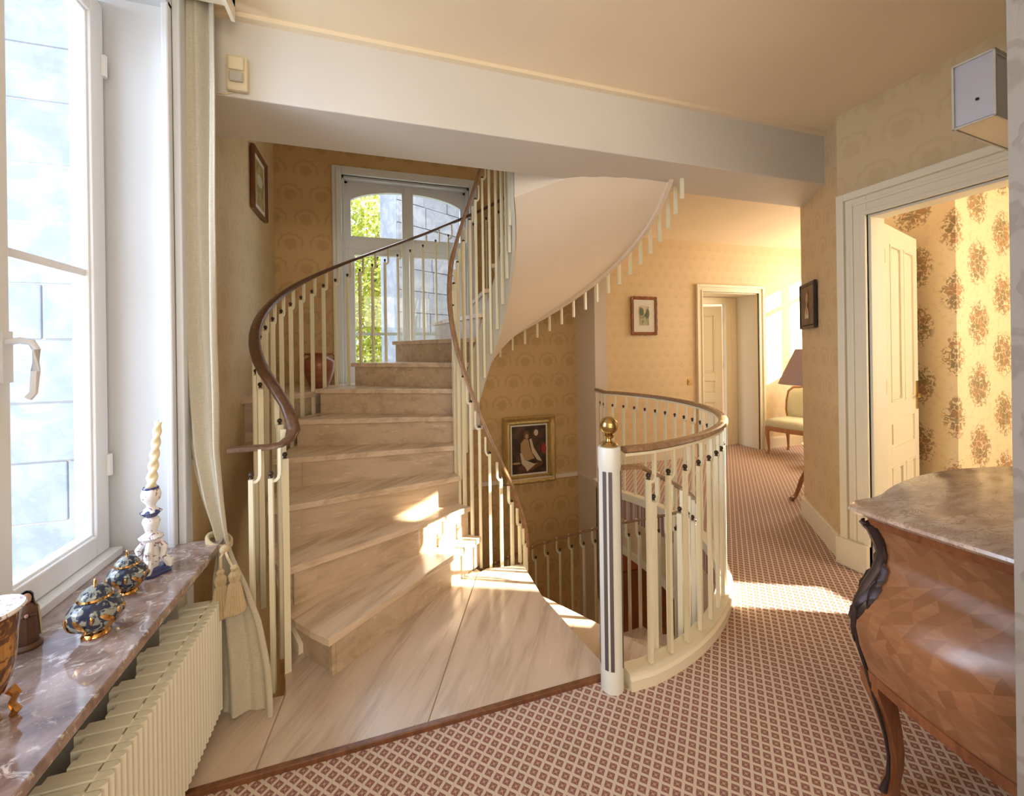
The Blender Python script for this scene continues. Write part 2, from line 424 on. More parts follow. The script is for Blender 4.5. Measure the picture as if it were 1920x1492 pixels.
# door wall on the right (runs along y)
wall('wall_right', 'x', 2.90, 3.02, .56, 1.98, CZ, 2.9, [(.92, 1.80, CZ, 2.20)], 'gold_damask_y')
# grey wall behind the commode
wall('wall_grey', 'y', -2.6, .56, 1.362, 3.02, CZ, 2.9, [], 'grey_damask')
wall('wall_rear', 'y', -2.75, -2.6, -1.2, 1.4, CZ, 2.9, [], 'cream_paint')
# bedroom
b = MB(); b.box(3.02, 5.0, -.7, -.6, CZ, 2.9); b.build('wall_bedroom', 'floral_paper', kind='structure')
wall('wall_bedroom', 'x', 4.62, 4.75, -.6, 2.48, CZ, 2.9, [(.42, .80, .80, 2.2)], 'floral_paper')
MB().box(3.85, 4.62, 1.845, 2.48, CZ, 2.9).build('wall_bedroom', 'floral_paper', kind='structure')
MB().box(3.6, 4.62, 2.40, 2.48, CZ, 2.9).build('wall_bedroom', 'floral_paper', kind='structure')
# ceilings
MB().box(-1.06, 6.5, -2.75, 2.17, 2.9, 3.05).build('ceiling', 'ceiling_paint', kind='structure')
MB().box(2.19, 6.5, 2.52, 6.0, 2.78, 2.95).build('ceiling', 'ceiling_paint', kind='structure')
# beam
b = MB(); b.box(-.87, 3.42, 2.16, 2.58, 2.54, 2.9); b.build('trim_1', 'beam_paint', bevel=.006, kind='structure')
MB().box(-.87, 3.05, 2.125, 2.16, 2.88, 2.9).build('trim_2', 'ceiling_paint', kind='structure')
# baseboards
def strip(name, a, b_, h, t, m='cream_paint', z=CZ):
    a = Vector(a); b_ = Vector(b_); d = (b_ - a).normalized(); n = Vector((-d.y, d.x)) * t
    mb = MB(); mb.prism([a, b_, b_ + n, a + n], z, z + h - .015); mb.prism([a, b_, b_ + n * .6, a + n * .6], z + h - .015, z + h)
    return mb.build(name, m, kind='structure')
strip('baseboard_oblique', (2.905, 1.985), (3.405, 2.625), .16, .022)
strip('baseboard_hall', (4.02 - .06, 4.5), (2.32, 4.5), .15, .018)
strip('baseboard_hall', (6.3, 4.5), (5.12, 4.5), .15, .018)
# ledge moulding at floor level round the lower stairwell wall
b = MB(); b.box(1.0, 2.18, 4.325, 4.36, -.03, 0.012); b.box(2.155, 2.18, 3.93, 4.33, -.03, 0.012); b.box(-.87, -.45, 4.325, 4.36, -.03, .012)
b.build('trim_3', 'pilaster_paint', kind='structure')
# marble landing: floor of slabs
fl = struct('floor')
bk = MB(); 
e0 = [C + Vector((cos(R(a)), sin(R(a)))) * 1.30 for a in (289,)][0]
land = [(-.87, 1.62), (.93, 1.62), (.94, 1.66), (.878, 2.24), (.89, 2.61)] + arc(C.x, C.y, .30, -63 + 360, 250, 5)[::1] + [(.60, 2.66), (-.05, 2.25), (-.42, 2.255), (-.39, 2.07), (-.375, 1.935), (-.87, 1.94)]
MB().prism(land, -.24, -.004).build('slab_bed', 'grout', fl)
inner = arc(C.x, C.y, .30, 297, 262, 4)
s1 = [(-.87, 1.62), (-.405, 1.62), (-.375, 1.94), (-.87, 1.94)]
s2 = [(-.40, 1.62), (.1685, 1.62), (.5885, 2.60), (.56, 2.66), (-.05, 2.25), (-.425, 2.26), (-.395, 2.07), (-.37, 1.94)]
s3 = [(.17, 1.62), (.93, 1.62), (1.155, 1.625), (1.085, 1.93), (.90, 2.60)] + arc(C.x, C.y, .30, 297, 255, 4)[1:] + [(.60, 2.63)]
s3 = [(.171, 1.62), (.93, 1.62), (.945, 1.66), (.883, 2.24), (.897, 2.61), (.80, 2.62), (.66, 2.64), (.594, 2.60)]
for p in (s1, s2, s3): MB().prism(p, -.03, 0).build('marble_slab', 'travertine_slab', fl, bevel=.002)
MB().box(-.87, .93, 1.598, 1.62, CZ - .02, .004).build('edge_strip', 'dark_wood', fl, bevel=.003)
# ================================================================= WINDOW ON THE LEFT
win = struct('window_1')
def frame_rect(b, x0, x1, ya, yb, za, zb, t):    # rectangular frame in a plane x=const
    b.box(x0, x1, ya, ya + t, za, zb); b.box(x0, x1, yb - t, yb, za, zb); b.box(x0, x1, ya + t, yb - t, za, za + t); b.box(x0, x1, ya + t, yb - t, zb - t, zb)
b = MB(); frame_rect(b, -1.05, -.99, .90, 2.02, .64, 2.76, .04); b.build('outer_frame', 'white_pvc', win, bevel=.004)
for ya, yb in ((1.47, 1.99), (.93, 1.455)):
    b = MB(); frame_rect(b, -1.03, -.965, ya, yb, .675, 2.72, .075); frame_rect(b, -1.015, -.975, ya + .07, yb - .07, .745, 2.65, .014)
    s = b.build('sash', 'white_pvc', win, bevel=.005)
    MB().box(-1.012, -.985, ya + .08, yb - .08, 1.685, 1.71).build('glazing_bar', 'white_pvc', s)
    MB().box(-1.003, -.999, ya + .08, yb - .08, .75, 2.65).build('pane', 'glass', s)
hb = MB(); hb.box(-.965, -.95, 1.495, 1.53, 1.33, 1.47)
hb.sweep([(-.955, 1.512, 1.44), (-.925, 1.512, 1.445), (-.905, 1.52, 1.44), (-.898, 1.525, 1.42), (-.90, 1.525, 1.36), (-.905, 1.525, 1.30), (-.915, 1.522, 1.285)], circ(.011, .009, 8))
hb.build('window_handle', 'white_pvc', win, smooth=True)
for z in (.95, 2.45): MB().sweep([(-.963, 1.985, z), (-.963, 1.985, z + .08)], circ(.012, n=8), fixed=(0, 1, 0)).build('hinge', 'white_pvc', win, smooth=True)
b = MB(); b.box(-.76, -.733, 2.02, 2.085, .63, 2.9); b.box(-.785, -.76, 1.99, 2.03, .64, 2.8); b.build('casing', 'jamb_paint', win, bevel=.006)
# marble sill
MB().box(-.985, -.605, .0, 2.03, .613, .642).build('window_sill', 'sill_marble', bevel=.004, label='polished brown marble window sill with white veins above the radiator', category='window sill')
MB().box(-.99, -.93, .93, 2.0, .642, .672).build('trim_4', 'white_pvc', kind='structure', bevel=.003)
# outside: stone wall seen through the left window, built of blocks
st = thing('stone_wall', 'pale stone block wall outside the left window', 'wall', (0, 3.2, 0))
MB().box(-5.2, -1.2, .043, .3, -3.4, 6).build('mortar_bed', 'mortar', st)
def block_mesh(wd, ht):
    b = MB(); b.box(0, wd, -.012, .06, 0, ht); me = b.build('stone_block', 'limestone', st, bevel=.006); return me
z = -.29; k = 0
for i in range(16):
    ht = (.375, .33, .36, .35)[i % 4]
    xs = -5.1 + (0 if i % 2 else -.3)
    while xs < -1.25:
        wd = random.uniform(.85, 1.3); x1 = min(xs + wd, -1.21)
        bb = MB(); j = random.uniform(-.008, .008); bb.box(xs + .004, x1 - .004, j + .034, .08, z + .004, z + ht - .004); bb.build('stone_block', 'limestone', st, bevel=.008)
        xs = x1
    z += ht
MB().box(-1.62, -1.53, 3.1, 3.19, -3.3, 5).build('drainpipe', 'limestone', label='pale square drainpipe on the stone wall outside the left window', category='pipe', bevel=.01)
# ================================================================= STAIRWELL WINDOW
w2 = struct('window_2')
x0, x1, Z0, Z1 = -.29, .95, .62, 3.10; Yf = 4.44
b = MB(); 
for pr in ((0, .03, .085), (.03, .05, .05)):
    t0, dpt, wd_ = pr
    yy = 4.36 - dpt * (1 if t0 == 0 else 1)
    b.box(x0 - wd_, x0, yy, 4.36, Z0, Z1 + wd_); b.box(x1, x1 + wd_, yy, 4.36, Z0, Z1 + wd_); b.box(x0, x1, yy, 4.36, Z1, Z1 + wd_)
b.box(x0 - .1, x1 + .1, 4.27, 4.37, Z0 - .04, Z0); b.build('casing', 'jamb_paint', w2, bevel=.006)
b = MB(); b.box(x0, x0 + .05, Yf, Yf + .07, Z0, Z1); b.box(x1 - .05, x1, Yf, Yf + .07, Z0, Z1); b.box(x0, x1, Yf, Yf + .07, Z1 - .05, Z1); b.box(x0, x1, Yf - .01, Yf + .07, 2.42, 2.52); b.box(x0, x1, Yf, Yf + .07, Z0, Z0 + .06)
b.box(.295, .365, Yf - .015, Yf + .06, Z0, Z1)
b.build('outer_frame', 'jamb_paint', w2, bevel=.004)
b = MB(); b.box(x0 - .004, x0 + .02, 4.355, 4.60, Z0, Z1); b.box(x1 - .02, x1 + .004, 4.355, 4.60, Z0, Z1); b.box(x0, x1, 4.355, 4.60, Z1 - .02, Z1 + .004); b.box(x0, x1, 4.355, 4.60, Z0 - .004, Z0 + .02); b.build('reveal_lining', 'jamb_paint', w2)
# arched head pieces of the upper lights
def arch_light(xa, xb, name):
    xc0, xc1 = -.24, .90; cx = (xc0 + xc1) / 2; n = 14
    zc = lambda x: 2.82 + .19 * math.sqrt(max(0, 1 - ((x - cx) / .60) ** 2))
    poly = []
    top = [(xa + (xb - xa) * i / n) for i in range(n + 1)]
    bb = MB(); rings = []
    for x in top: rings.append([(x, Yf, zc(x)), (x, Yf, Z1 - .05), (x, Yf + .05, Z1 - .05), (x, Yf + .05, zc(x))])
    bb.loft([[(q_[0], q_[1] - .008, q_[2]) for q_ in r_] for r_ in rings]); bb.box(xa - .03, xa + .025, Yf - .007, Yf + .05, 2.5, Z1 - .045); bb.box(xb - .025, xb + .03, Yf - .007, Yf + .05, 2.5, Z1 - .045); bb.box(xa, xb, Yf, Yf + .05, 2.5, 2.545)
    s = bb.build('arched_sash', 'jamb_paint', w2)
    MB().box(xa, xb, Yf + .02, Yf + .024, 2.53, 3.03).build('pane', 'glass', s)
arch_light(-.24, .30, 'l'); arch_light(.36, .90, 'r')
for xa, xb in ((-.24, .325), (.335, .90)):
    bb = MB(); t = .055
    bb.box(xa, xa + t, Yf - .01, Yf + .04, Z0 + .05, 2.42); bb.box(xb - t, xb, Yf - .01, Yf + .04, Z0 + .05, 2.42); bb.box(xa + t, xb - t, Yf - .01, Yf + .04, 2.36, 2.42); bb.box(xa + t, xb - t, Yf - .01, Yf + .04, Z0 + .05, Z0 + .12)
    s = bb.build('casement', 'jamb_paint', w2, bevel=.003)
    MB().box(xa + t, xb - t, Yf + .015, Yf + .019, Z0 + .1, 2.37).build('pane', 'glass', s)
MB().box(x0, x1, 4.60, 4.63, 1.57, 1.60).build('guard_bar', 'string_paint', w2)
# outside blocks and tree
sw = thing('stone_wall', 'bluish stone block wall outside the stairwell window', 'wall', (.36, 7.0, 0), math.atan2(.52, .85))
MB().box(0, 5, .03, .5, -3.4, 7.5).build('mortar_bed', 'limestone', sw)
MB().box(0, 5, .1, .55, 7.5, 7.7).build('coping', 'limestone', sw)
z = -1.2
for i in range(24):
    xs = 0; ht = .36
    while xs < 4.2:
        x1b = xs + random.uniform(.5, .85); j = random.uniform(-.006, .012)
        MB().box(xs + .006, x1b - .006, j, .12, z + .007, z + ht - .007).build('stone_block', 'limestone', sw)
        xs = x1b
    z += ht
tr_ = thing('tree', 'sunlit yellow-green leafy tree outside the stairwell window', 'tree', (0, 12.5, -3.3))
MB().sweep([(0, 0, 0), (.05, 0, 2), (-.1, .1, 4), (.1, 0, 8.2)], circ(.17, n=8), fixed=(0, 1, 0), scale=[1, .85, .6, .3]).build('trunk', 'bark', tr_, smooth=True)
lb = MB()
for i in range(24000):
    while True:
        p = Vector((random.uniform(-1, 1), random.uniform(-1, 1), random.uniform(-1, 1)))
        if p.length < 1: break
    p = Vector((p.x * 2.6, p.y * 1.6, 5.6 + p.z * 3.7)); s = random.uniform(.05, .10)
    a = Vector((random.gauss(0, 1), random.gauss(0, 1), random.gauss(0, 1))).normalized(); c_ = a.orthogonal().normalized()
    lb.add([p - a * s, p + c_ * s * .55, p + a * s, p - c_ * s * .55], [(0, 1, 2, 3)])
lf = lb.build('foliage', 'leaf', tr_, kind='stuff')
MB().box(-14, 14, 3.6, 30, -3.45, -3.3).build('ground', 'ground', kind='structure')
MB().box(2.5, 6.5, 4.9, 6.1, 2.96, 7.6).build('wall_sun_blocker', 'limestone', kind='structure')  # unseen mass added to keep the sun off the outside stone wall
# ================================================================= SPIRAL STAIRCASE
RI, RO = .222, 1.33
CI = Vector((.73, 2.90))
TH = [226, 210, 194.5, 179, 164.5, 151, 134, 115.5, 98, 82, 66, 50, 34, 18, 2, -14, -30]
PH = [248, 228, 206, 184, 160, 138, 120, 103, 88, 74, 60, 46, 31, 16, 1, -14, -30]
H = .187
def zo(t): return H * (1 + (225 - t) / 16.0)          # nosing line height by angle
stair = thing('spiral_staircase', 'spiral staircase of beige travertine treads and risers with a cream underside', 'staircase', (0, 0, 0))
def pt(r, a):
    c = CI if r < .6 else C
    return (c.x + r * cos(R(a)), c.y + r * sin(R(a)))
def tread(t0, p0, t1, p1, z, ro=RO, ri=RI):
    n = 7
    poly = [pt(ro, t0 + (t1 - t0) * i / n) for i in range(n + 1)] + [pt(ri, p1 + (p0 - p1) * i / 4) for i in range(5)]
    MB().prism(poly, z - .034, z).build('tread', 'travertine', stair, bevel=.003)
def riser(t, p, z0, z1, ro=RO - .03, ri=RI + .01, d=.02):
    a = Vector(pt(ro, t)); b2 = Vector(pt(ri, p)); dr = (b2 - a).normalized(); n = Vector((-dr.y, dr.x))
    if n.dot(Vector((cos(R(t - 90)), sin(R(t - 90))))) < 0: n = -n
    MB().prism([a + n * d, b2 + n * d, b2 + n * (d + .02), a + n * (d + .02)], z0, z1).build('riser', 'travertine_shaded', stair)
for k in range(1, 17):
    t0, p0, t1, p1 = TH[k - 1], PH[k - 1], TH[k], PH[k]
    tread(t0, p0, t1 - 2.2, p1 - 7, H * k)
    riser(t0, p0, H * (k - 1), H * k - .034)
# side cheek under first steps
cb = MB()
for a0, a1, kk in ((225.3, 210, 1), (210, 195, 2), (195, 179, 3), (179, 164, 4)):
    o1 = arc(C.x, C.y, RO - .05, a0, a1, 5); i1 = arc(C.x, C.y, RO - .16, a1, a0, 5)
    cb.prism(o1 + i1, -.24 + max(0, (kk - 1)) * .15, H * kk - .034)
cb.build('side_cheek', 'travertine_shaded', stair)
# corner ledge beside the sixth step
MB().prism([(-.87, 3.3), (-.60, 3.40), (-.40, 3.66), (-.10, 3.98), (.05, 4.36), (-.87, 4.36)], 1.06, 1.10).build('corner_ledge', 'travertine', stair)
MB().prism([(-.87, 3.36), (-.62, 3.44), (-.42, 3.70), (-.14, 4.0), (-.30, 4.36), (-.87, 4.36)], .72, 1.06).build('ledge_support', 'travertine_shaded', stair)
# descending treads
TD = [279] + [301 + 16 * j for j in range(14)]; PD = [290, 312] + [326 + 15 * j for j in range(13)]
for j in range(1, 14):
    tread(TD[j] + 1.2, PD[j] + 3, TD[j - 1] - (5 if j == 1 else 1.5), PD[j - 1] - 4, -H * j, 1.40)
    riser(TD[j - 1], PD[j - 1], -H * j, -H * (j - 1) - .034, d=.0)
# helical slab: soffit, strings
def helix(rin, rout, ztop_in, ztop_out, zb_in, zb_out, a0, a1, n, name, m):
    b = MB(); rings = []
    for i in range(n + 1):
        a = a0 + (a1 - a0) * i / n; pi_, po = pt(rin, a), pt(rout, a)
        rings.append([(pi_[0], pi_[1], zb_in(a)), (po[0], po[1], zb_out(a)), (po[0], po[1], ztop_out(a)), (pi_[0], pi_[1], ztop_in(a))])
    b.loft(rings); return b.build(name, m, stair, smooth=35)
helix(RI + .015, RO - .03, lambda a: zo(a) - .40, lambda a: zo(a) - .27, lambda a: zo(a) - .76, lambda a: zo(a) - .52, 214, -34, 80, 'soffit', 'soffit_paint')
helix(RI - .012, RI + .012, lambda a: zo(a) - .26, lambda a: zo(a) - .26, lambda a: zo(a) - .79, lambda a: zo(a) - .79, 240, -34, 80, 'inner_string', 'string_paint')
helix(RO - .035, RO - .008, lambda a: zo(a) - .19, lambda a: zo(a) - .19, lambda a: zo(a) - .55, lambda a: zo(a) - .55, 165, -34, 60, 'outer_string', 'soffit_paint')
zd = lambda a: -H * ((a - 285) / 16.0)
helix(RI + .015, RO - .03, lambda a: zd(a) - .34, lambda a: zd(a) - .26, lambda a: zd(a) - .6, lambda a: zd(a) - .42, 289, 505, 70, 'soffit', 'soffit_paint')
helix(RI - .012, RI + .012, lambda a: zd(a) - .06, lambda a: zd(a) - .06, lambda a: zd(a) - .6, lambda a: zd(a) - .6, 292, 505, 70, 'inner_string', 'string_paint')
helix(RO - .035, RO + .0, lambda a: zd(a) - .21, lambda a: zd(a) - .21, lambda a: zd(a) - .45, lambda a: zd(a) - .45, 300, 505, 70, 'outer_string', 'cream_paint')
# ================================================================= RAILINGS
RAILP = [(-.024, -.006), (-.024, .004), (-.018, .012), (0, .015), (.018, .012), (.024, .004), (.024, -.006), (.012, -.010), (-.012, -.010)]
def knob_mesh():
    b = MB(); b.ball((0, 0, 0), .0112, 10); b.lathe([(.009, -.016), (.006, -.011), (.005, -.006)], seg=8); return b
def bal_mb(L, jog=.032, drop=.135, wy=.012, flip=1):
    b = MB(); f = flip
    pth = [(f * jog, 0, 0), (f * jog, 0, -drop + .03), (f * (jog - .004), 0, -drop + .014), (f * (jog - .013), 0, -drop + .003), (f * (jog - .024), 0, -drop), (0, 0, -drop)]
    b.sweep(pth, [(-wy * .8, -.006), (wy * .8, -.006), (wy * .8, .006), (-wy * .8, .006)], fixed=(0, 1, 0))
    b.box(-.0085, .0085, -wy, wy, -L, -drop + .012)
    return b
KN = {}
def add_baluster(parent, src, loc, rz, knobz=-.105):
    if isinstance(src, MB): o = src.build('baluster', 'ivory_metal', parent); o.location = loc; o.rotation_euler = (0, 0, rz)
    else: o = link_copy(src, parent, loc, rz)
    if 'k' not in KN: k = knob_mesh().build('knob', 'knob_dark', o, smooth=True); KN['k'] = k
    else: k = KN['k'].copy(); COL.objects.link(k); k.parent = o
    k.location = (0, 0, knobz); return o
# -- guard round the stairwell
gr = thing('guard_railing', 'low curved railing around the stairwell with bronze handrail and ivory balusters on the carpet', 'railing')
endp = (2.19, 3.93)
gpath = [(.985, 1.545)] + gc[2:] + [(2.165, 3.80), endp]
MB().sweep([(x, y, .975) for x, y in gpath], [(a * 1.05, c) for a, c in RAILP]).build('handrail', 'rail_bronze', gr, smooth=50)
MB().sweep([(x, y, .958) for x, y in gpath], [(-.014, -.008), (.014, -.008), (.014, .004), (-.014, .004)]).build('rail_underbar', 'ivory_metal', gr)
MB().sweep([(x, y, .020) for x, y in gpath], [(-.045, -.035), (.038, -.035), (.038, .008), (.026, .016), (.026, .030), (-.045, .030)]).build('curb', 'cream_paint', gr, smooth=30)
# second lower edge of well opening
base = None; s0 = 0
pts = [Vector(p) for p in gpath]; cum = [0]
for i in range(1, len(pts)): cum.append(cum[-1] + (pts[i] - pts[i - 1]).length)
def along(s):
    for i in range(1, len(cum)):
        if cum[i] >= s:
            f = (s - cum[i - 1]) / (cum[i] - cum[i - 1]); p = pts[i - 1].lerp(pts[i], f); d = (pts[i] - pts[i - 1]).normalized(); return p, math.atan2(d.y, d.x)
    return pts[-1], 0
s = .12; nb = 0; gA = gB = None
while s < cum[-1] - .06:
    p, a = along(s); fl_ = s < cum[-1] * .5
    if fl_:
        o = add_baluster(gr, gA or bal_mb(.905, .034, .135, .0095), (p.x, p.y, .96), a); gA = gA or o
    else:
        o = add_baluster(gr, gB or bal_mb(.905, .034, .135, .0095, -1), (p.x, p.y, .96), a); gB = gB or o
    s += .122
# -- newel post
nw = thing('newel_post', 'white fluted newel post topped by a brass ball', 'post', (.925, 1.560, 0))
def oct_(r, n=24): return [(r * cos(2 * pi * i / n), r * sin(2 * pi * i / n)) for i in range(n)]
b = MB(); b.lathe([(.047, CZ), (.047, .06), (.0455, .065), (.0455, .905), (.047, .91), (.047, .985), (.044, .992)], seg=32); b.build('shaft', 'newel_paint', nw, smooth=40)
va = math.atan2(-1.548, -.935)
for da in (-140, -95, -26, 4, 80, 125):
    a = va + R(da); bb = MB(); c0 = Vector((cos(a), sin(a))) * .0455; tv = Vector((-sin(a), cos(a))) * .0075; n2 = Vector((cos(a), sin(a))) * .0022
    bb.prism([c0 - tv, c0 + tv, c0 + tv + n2, c0 - tv + n2], .08, .895); bb.build('flute', 'flute_dark', nw)
b = MB(); b.lathe([(.034, .992), (.036, 1.0), (.030, 1.008), (.014, 1.014), (.012, 1.024), (.020, 1.030), (.022, 1.038), (.012, 1.044)], seg=24); b.build('collar', 'brass', nw, smooth=40)
b = MB(); b.ball((0, 0, 1.078), .0385, 28); b.build('ball', 'brass', nw, smooth=60)
# -- outer railing of the rising flight
orl = thing('outer_stair_railing', 'dark brown handrail on ivory balusters along the outer left edge of the rising stairs', 'railing')
zr = lambda t: zo(t) + .915
RR = 1.375
path = [(-.585, 2.03, 1.0), (-.55, 2.03, 1.0), (-.50, 2.03, 1.0), (-.44, 2.03, 1.0), (-.395, 2.036, 1.004), (-.362, 2.055, 1.025), (-.352, 2.085, 1.06)]
hel = [(C.x + RR * cos(R(t)), C.y + RR * sin(R(t)), zr(t)) for t in [211 - 4 * i for i in range(60)]]
path += [(-.368, 2.125, 1.11), (-.395, 2.165, 1.16)] + [h for h in hel if h[2] > 1.19]
MB().sweep(path, [(a * 1.15, c) for a, c in RAILP]).build('handrail', 'rail_brown', orl, smooth=50)
src = None; t = 203.5
while t > -28:
    if t < 92 and src is not None and not src.get('long'): src = bal_mb(1.60, .036, .14, .012)
    p = pt(RR, t); o = add_baluster(orl, src or bal_mb(1.20, .036, .14, .012), (p[0], p[1], zr(t)), R(t - 90))
    if t < 92 and isinstance(src, MB): o['long'] = 1
    src = o if (src is None or isinstance(src, MB)) else src; t -= 5.4
for (x, y, zt, a) in ((-.425, 2.0, 1.0, 0), (-.50, 2.01, 1.0, 0), (-.385, 2.075, 1.06, R(110)), (-.43, 2.21, 1.19, R(122))):
    add_baluster(orl, bal_mb(zt + .02, .034, .135, .013), (x, y, zt), a)
# -- inner railing round the open well, continuous up and down
irl = thing('inner_stair_railing', 'slender bronze handrail on ivory balusters spiralling up the inner edge of the stairs', 'railing')
RN = .262
zi = lambda t: 1.70 - .01055 * (t - 180)
rn = lambda t: .200 + .038 * max(0, min(1, (t - 95) / 50)) + .045 * max(0, min(1, (t - 240) / 50))
ip = [(CI.x + rn(t) * cos(R(t)), CI.y + rn(t) * sin(R(t)), zi(t)) for t in [440 - 6 * i for i in range(80)]]
MB().sweep(ip, [(a * .72, c * .8) for a, c in RAILP]).build('handrail', 'rail_bronze', irl, smooth=50)
t = 432
while t > -30:
    zt = zi(t); p = pt(rn(t) - (.022 if 100 < t < 250 else .004), t)
    if t > 325: zb = zd(t) - .45
    elif t > 243: zb = -.02
    else: zb = zo(t) - .74
    if t <= 325 or zt - zb > .3:
        add_baluster(irl, bal_mb(max(.3, zt - zb), .026, .12, .010), (p[0], p[1], zt), R(t - 90))
    t -= 15.5
# -- railing of the descending flight
drl = thing('lower_stair_railing', 'bronze handrail on ivory balusters following the stairs down behind the white newel post', 'railing')
zl = lambda t: .72 - .0115 * (t - 300)
lp = [(.955, 1.60, .885)] + [(C.x + 1.36 * cos(R(t)), C.y + 1.36 * sin(R(t)), zl(t)) for t in [286 + 4 * i for i in range(52)]]
MB().sweep(lp, [(a * .8, c * .8) for a, c in RAILP]).build('handrail', 'rail_bronze', drl, smooth=50)
src = None; t = 290
while t < 485:
    p = pt(1.36, t); o = add_baluster(drl, src or bal_mb(1.02, .034, .14, .012, -1), (p[0], p[1], zl(t)), R(t + 90) + pi); src = src or o; t += 5.4
# well sides below the hall floor
b = MB(); n = 26; rings = []
for i in range(n + 1):
    a = -80 + (30 + 80) * i / n; x, y = G.x + (RG + .03) * cos(R(a)), G.y + (RG + .03) * sin(R(a)); xo, yo = G.x + (RG + .10) * cos(R(a)), G.y + (RG + .10) * sin(R(a))
    zb = -.50 - .55 * max(0, (30 - a) / 110) * 1.1
    rings.append([(x, y, zb), (xo, yo, zb), (xo, yo, -.02), (x, y, -.02)])
b.loft(rings); b.box(2.18, 2.28, 3.62, 3.95, -1.2, -.02)
b.build('wall_well', 'hall_damask', kind='structure')
b = MB(); rings = []
for i in range(n + 1):
    a = -80 + 110 * i / n; zb = -.50 - .55 * max(0, (30 - a) / 110) * 1.1
    r0, r1 = RG + .012, RG + .03
    rings.append([(G.x + r * cos(R(a)), G.y + r * sin(R(a)), z_) for r, z_ in ((r0, zb - .02), (r1, zb - .02), (r1, zb + .05), (r0, zb + .05))])
b.loft(rings); b.build('trim_5', 'cream_paint', kind='structure')
# lower storey seen down the well
MB().box(-1.2, 6.3, -2.6, 4.6, -3.3, -3.2).build('floor', 'lower_floor', kind='structure')
MB().box(3.4, 3.5, .5, 4.6, -3.2, -.3).build('wall_lower', 'orange_wall', kind='structure')
MB().box(2.3, 3.5, 4.3, 4.45, -3.2, -.3).build('wall_lower', 'orange_wall', kind='structure')
MB().box(-1.2, 3.5, .4, .5, -3.2, -.25).build('wall_lower', 'cream_paint', kind='structure')
dl = thing('wooden_door', 'dark brown wooden door on the floor below, seen through the balusters', 'door', (2.9, 4.24, -3.2))
b = MB(); b.box(-.45, .45, -.03, .03, 0, 2.6); b.build('door_leaf', 'red_wood', dl, bevel=.004)
for z in (.3, 1.3):
    MB().box(-.3, .3, -.045, -.03, z, z + .75).build('panel', 'dark_wood', dl, bevel=.01)
# ================================================================= DOORWAY ON THE RIGHT (door_1)
d1 = struct('door_1')
def casing_x(b, xf, ya, yb, zt, w0, s=-1):
    # moulded casing on a wall plane x = xf, jambs at ya (near) and yb (far), opening top zt
    for off, wd_, dp in ((0, w0, .018), (w0 - .045, .045, .04), (.0, .03, .03), (w0 * .45, .02, .026)):
        xa, xb = (xf + s * dp, xf) if s < 0 else (xf, xf + dp)
        b.box(xa, xb, yb + off, yb + off + wd_, CZ, zt + off + wd_)
        b.box(xa, xb, ya - off - wd_, ya - off, CZ, zt + off + wd_)
        b.box(xa, xb, ya - off, yb + off, zt + off, zt + off + wd_)
b = MB(); casing_x(b, 2.90, .92, 1.80, 2.20, .165); b.build('casing', 'cream_paint', d1, bevel=.004)
b = MB(); b.box(2.90, 3.02, 1.785, 1.80, CZ, 2.20); b.box(2.90, 3.02, .92, .935, CZ, 2.20); b.box(2.90, 3.02, .935, 1.785, 2.185, 2.20); b.build('jamb_lining', 'cream_paint', d1)
b = MB(); b.box(2.845, 2.90, 1.80, 1.985, CZ, .16); b.build('plinth_block', 'cream_paint', d1, bevel=.004)
def door_leaf(parent, loc, rz, W, Hh, flip=1, knob=True):
    lf = bpy.data.objects.new('door_leaf', None)
    b = MB(); T = .04; st_ = .10
    cols = [(st_, W / 2 - .035), (W / 2 + .035, W - st_)]; rows = [(.16, .62), (.74, .92), (1.04, Hh - .12)]
    us = [0, cols[0][0], cols[0][1], cols[1][0], cols[1][1], W]
    b.box(0, us[1], 0, T, 0, Hh); b.box(us[4], W, 0, T, 0, Hh)
    zs = [0, .16, .62, .74, .92, 1.04, Hh - .12, Hh]
    for i in range(0, len(zs) - 1, 2): b.box(us[1], us[4], 0, T, zs[i], zs[i + 1])
    b.box(us[2], us[3], 0, T, .16, .62); b.box(us[2], us[3], 0, T, 1.04, Hh - .12)
    o = b.build('door_leaf', 'cream_paint', parent, bevel=.003); o.location = loc; o.rotation_euler = (0, 0, rz)
    for (ua, ub) in cols:
        for (za, zb) in (rows[0], rows[2]):
            p = MB(); p.box(ua, ub, .012, T - .012, za, zb); p.box(ua + .03, ub - .03, .004, T - .004, za + .03, zb - .03)
            fr2 = [(ua, ub, za, za + .012), (ua, ub, zb - .012, zb), (ua, ua + .012, za, zb), (ub - .012, ub, za, zb)]
            for f in fr2: p.box(f[0], f[1], -.004, T + .004, f[2], f[3])
            p.build('panel', 'cream_paint', o, bevel=.003)
    p = MB(); p.box(us[1], us[4], .012, T - .012, .74, .92); p.box(us[1] + .04, us[4] - .04, .002, T - .002, .765, .895); p.build('panel', 'cream_paint', o, bevel=.003)
    for z in (.25, 1.1, Hh - .25): MB().sweep([(-.006, .005, z), (-.006, .005, z + .09)], circ(.008, n=8), fixed=(0, 1, 0)).build('hinge', 'brass', o)
    if knob:
        h = MB(); h.box(W - .075, W - .045, -.008, T + .008, .95, 1.15)
        for sgn in (-.035, T + .035): h.sweep([(W - .06, T / 2, 1.05), (W - .06, sgn, 1.05), (W - .075, sgn, 1.05), (W - .16, sgn, 1.045)], circ(.008, n=8), fixed=(0, 0, 1))
        h.build('door_handle', 'brass', o, smooth=40)
    return o
door_leaf(d1, (3.03, 1.79, CZ + .005), math.atan2(.20, .65), .74, 2.17)
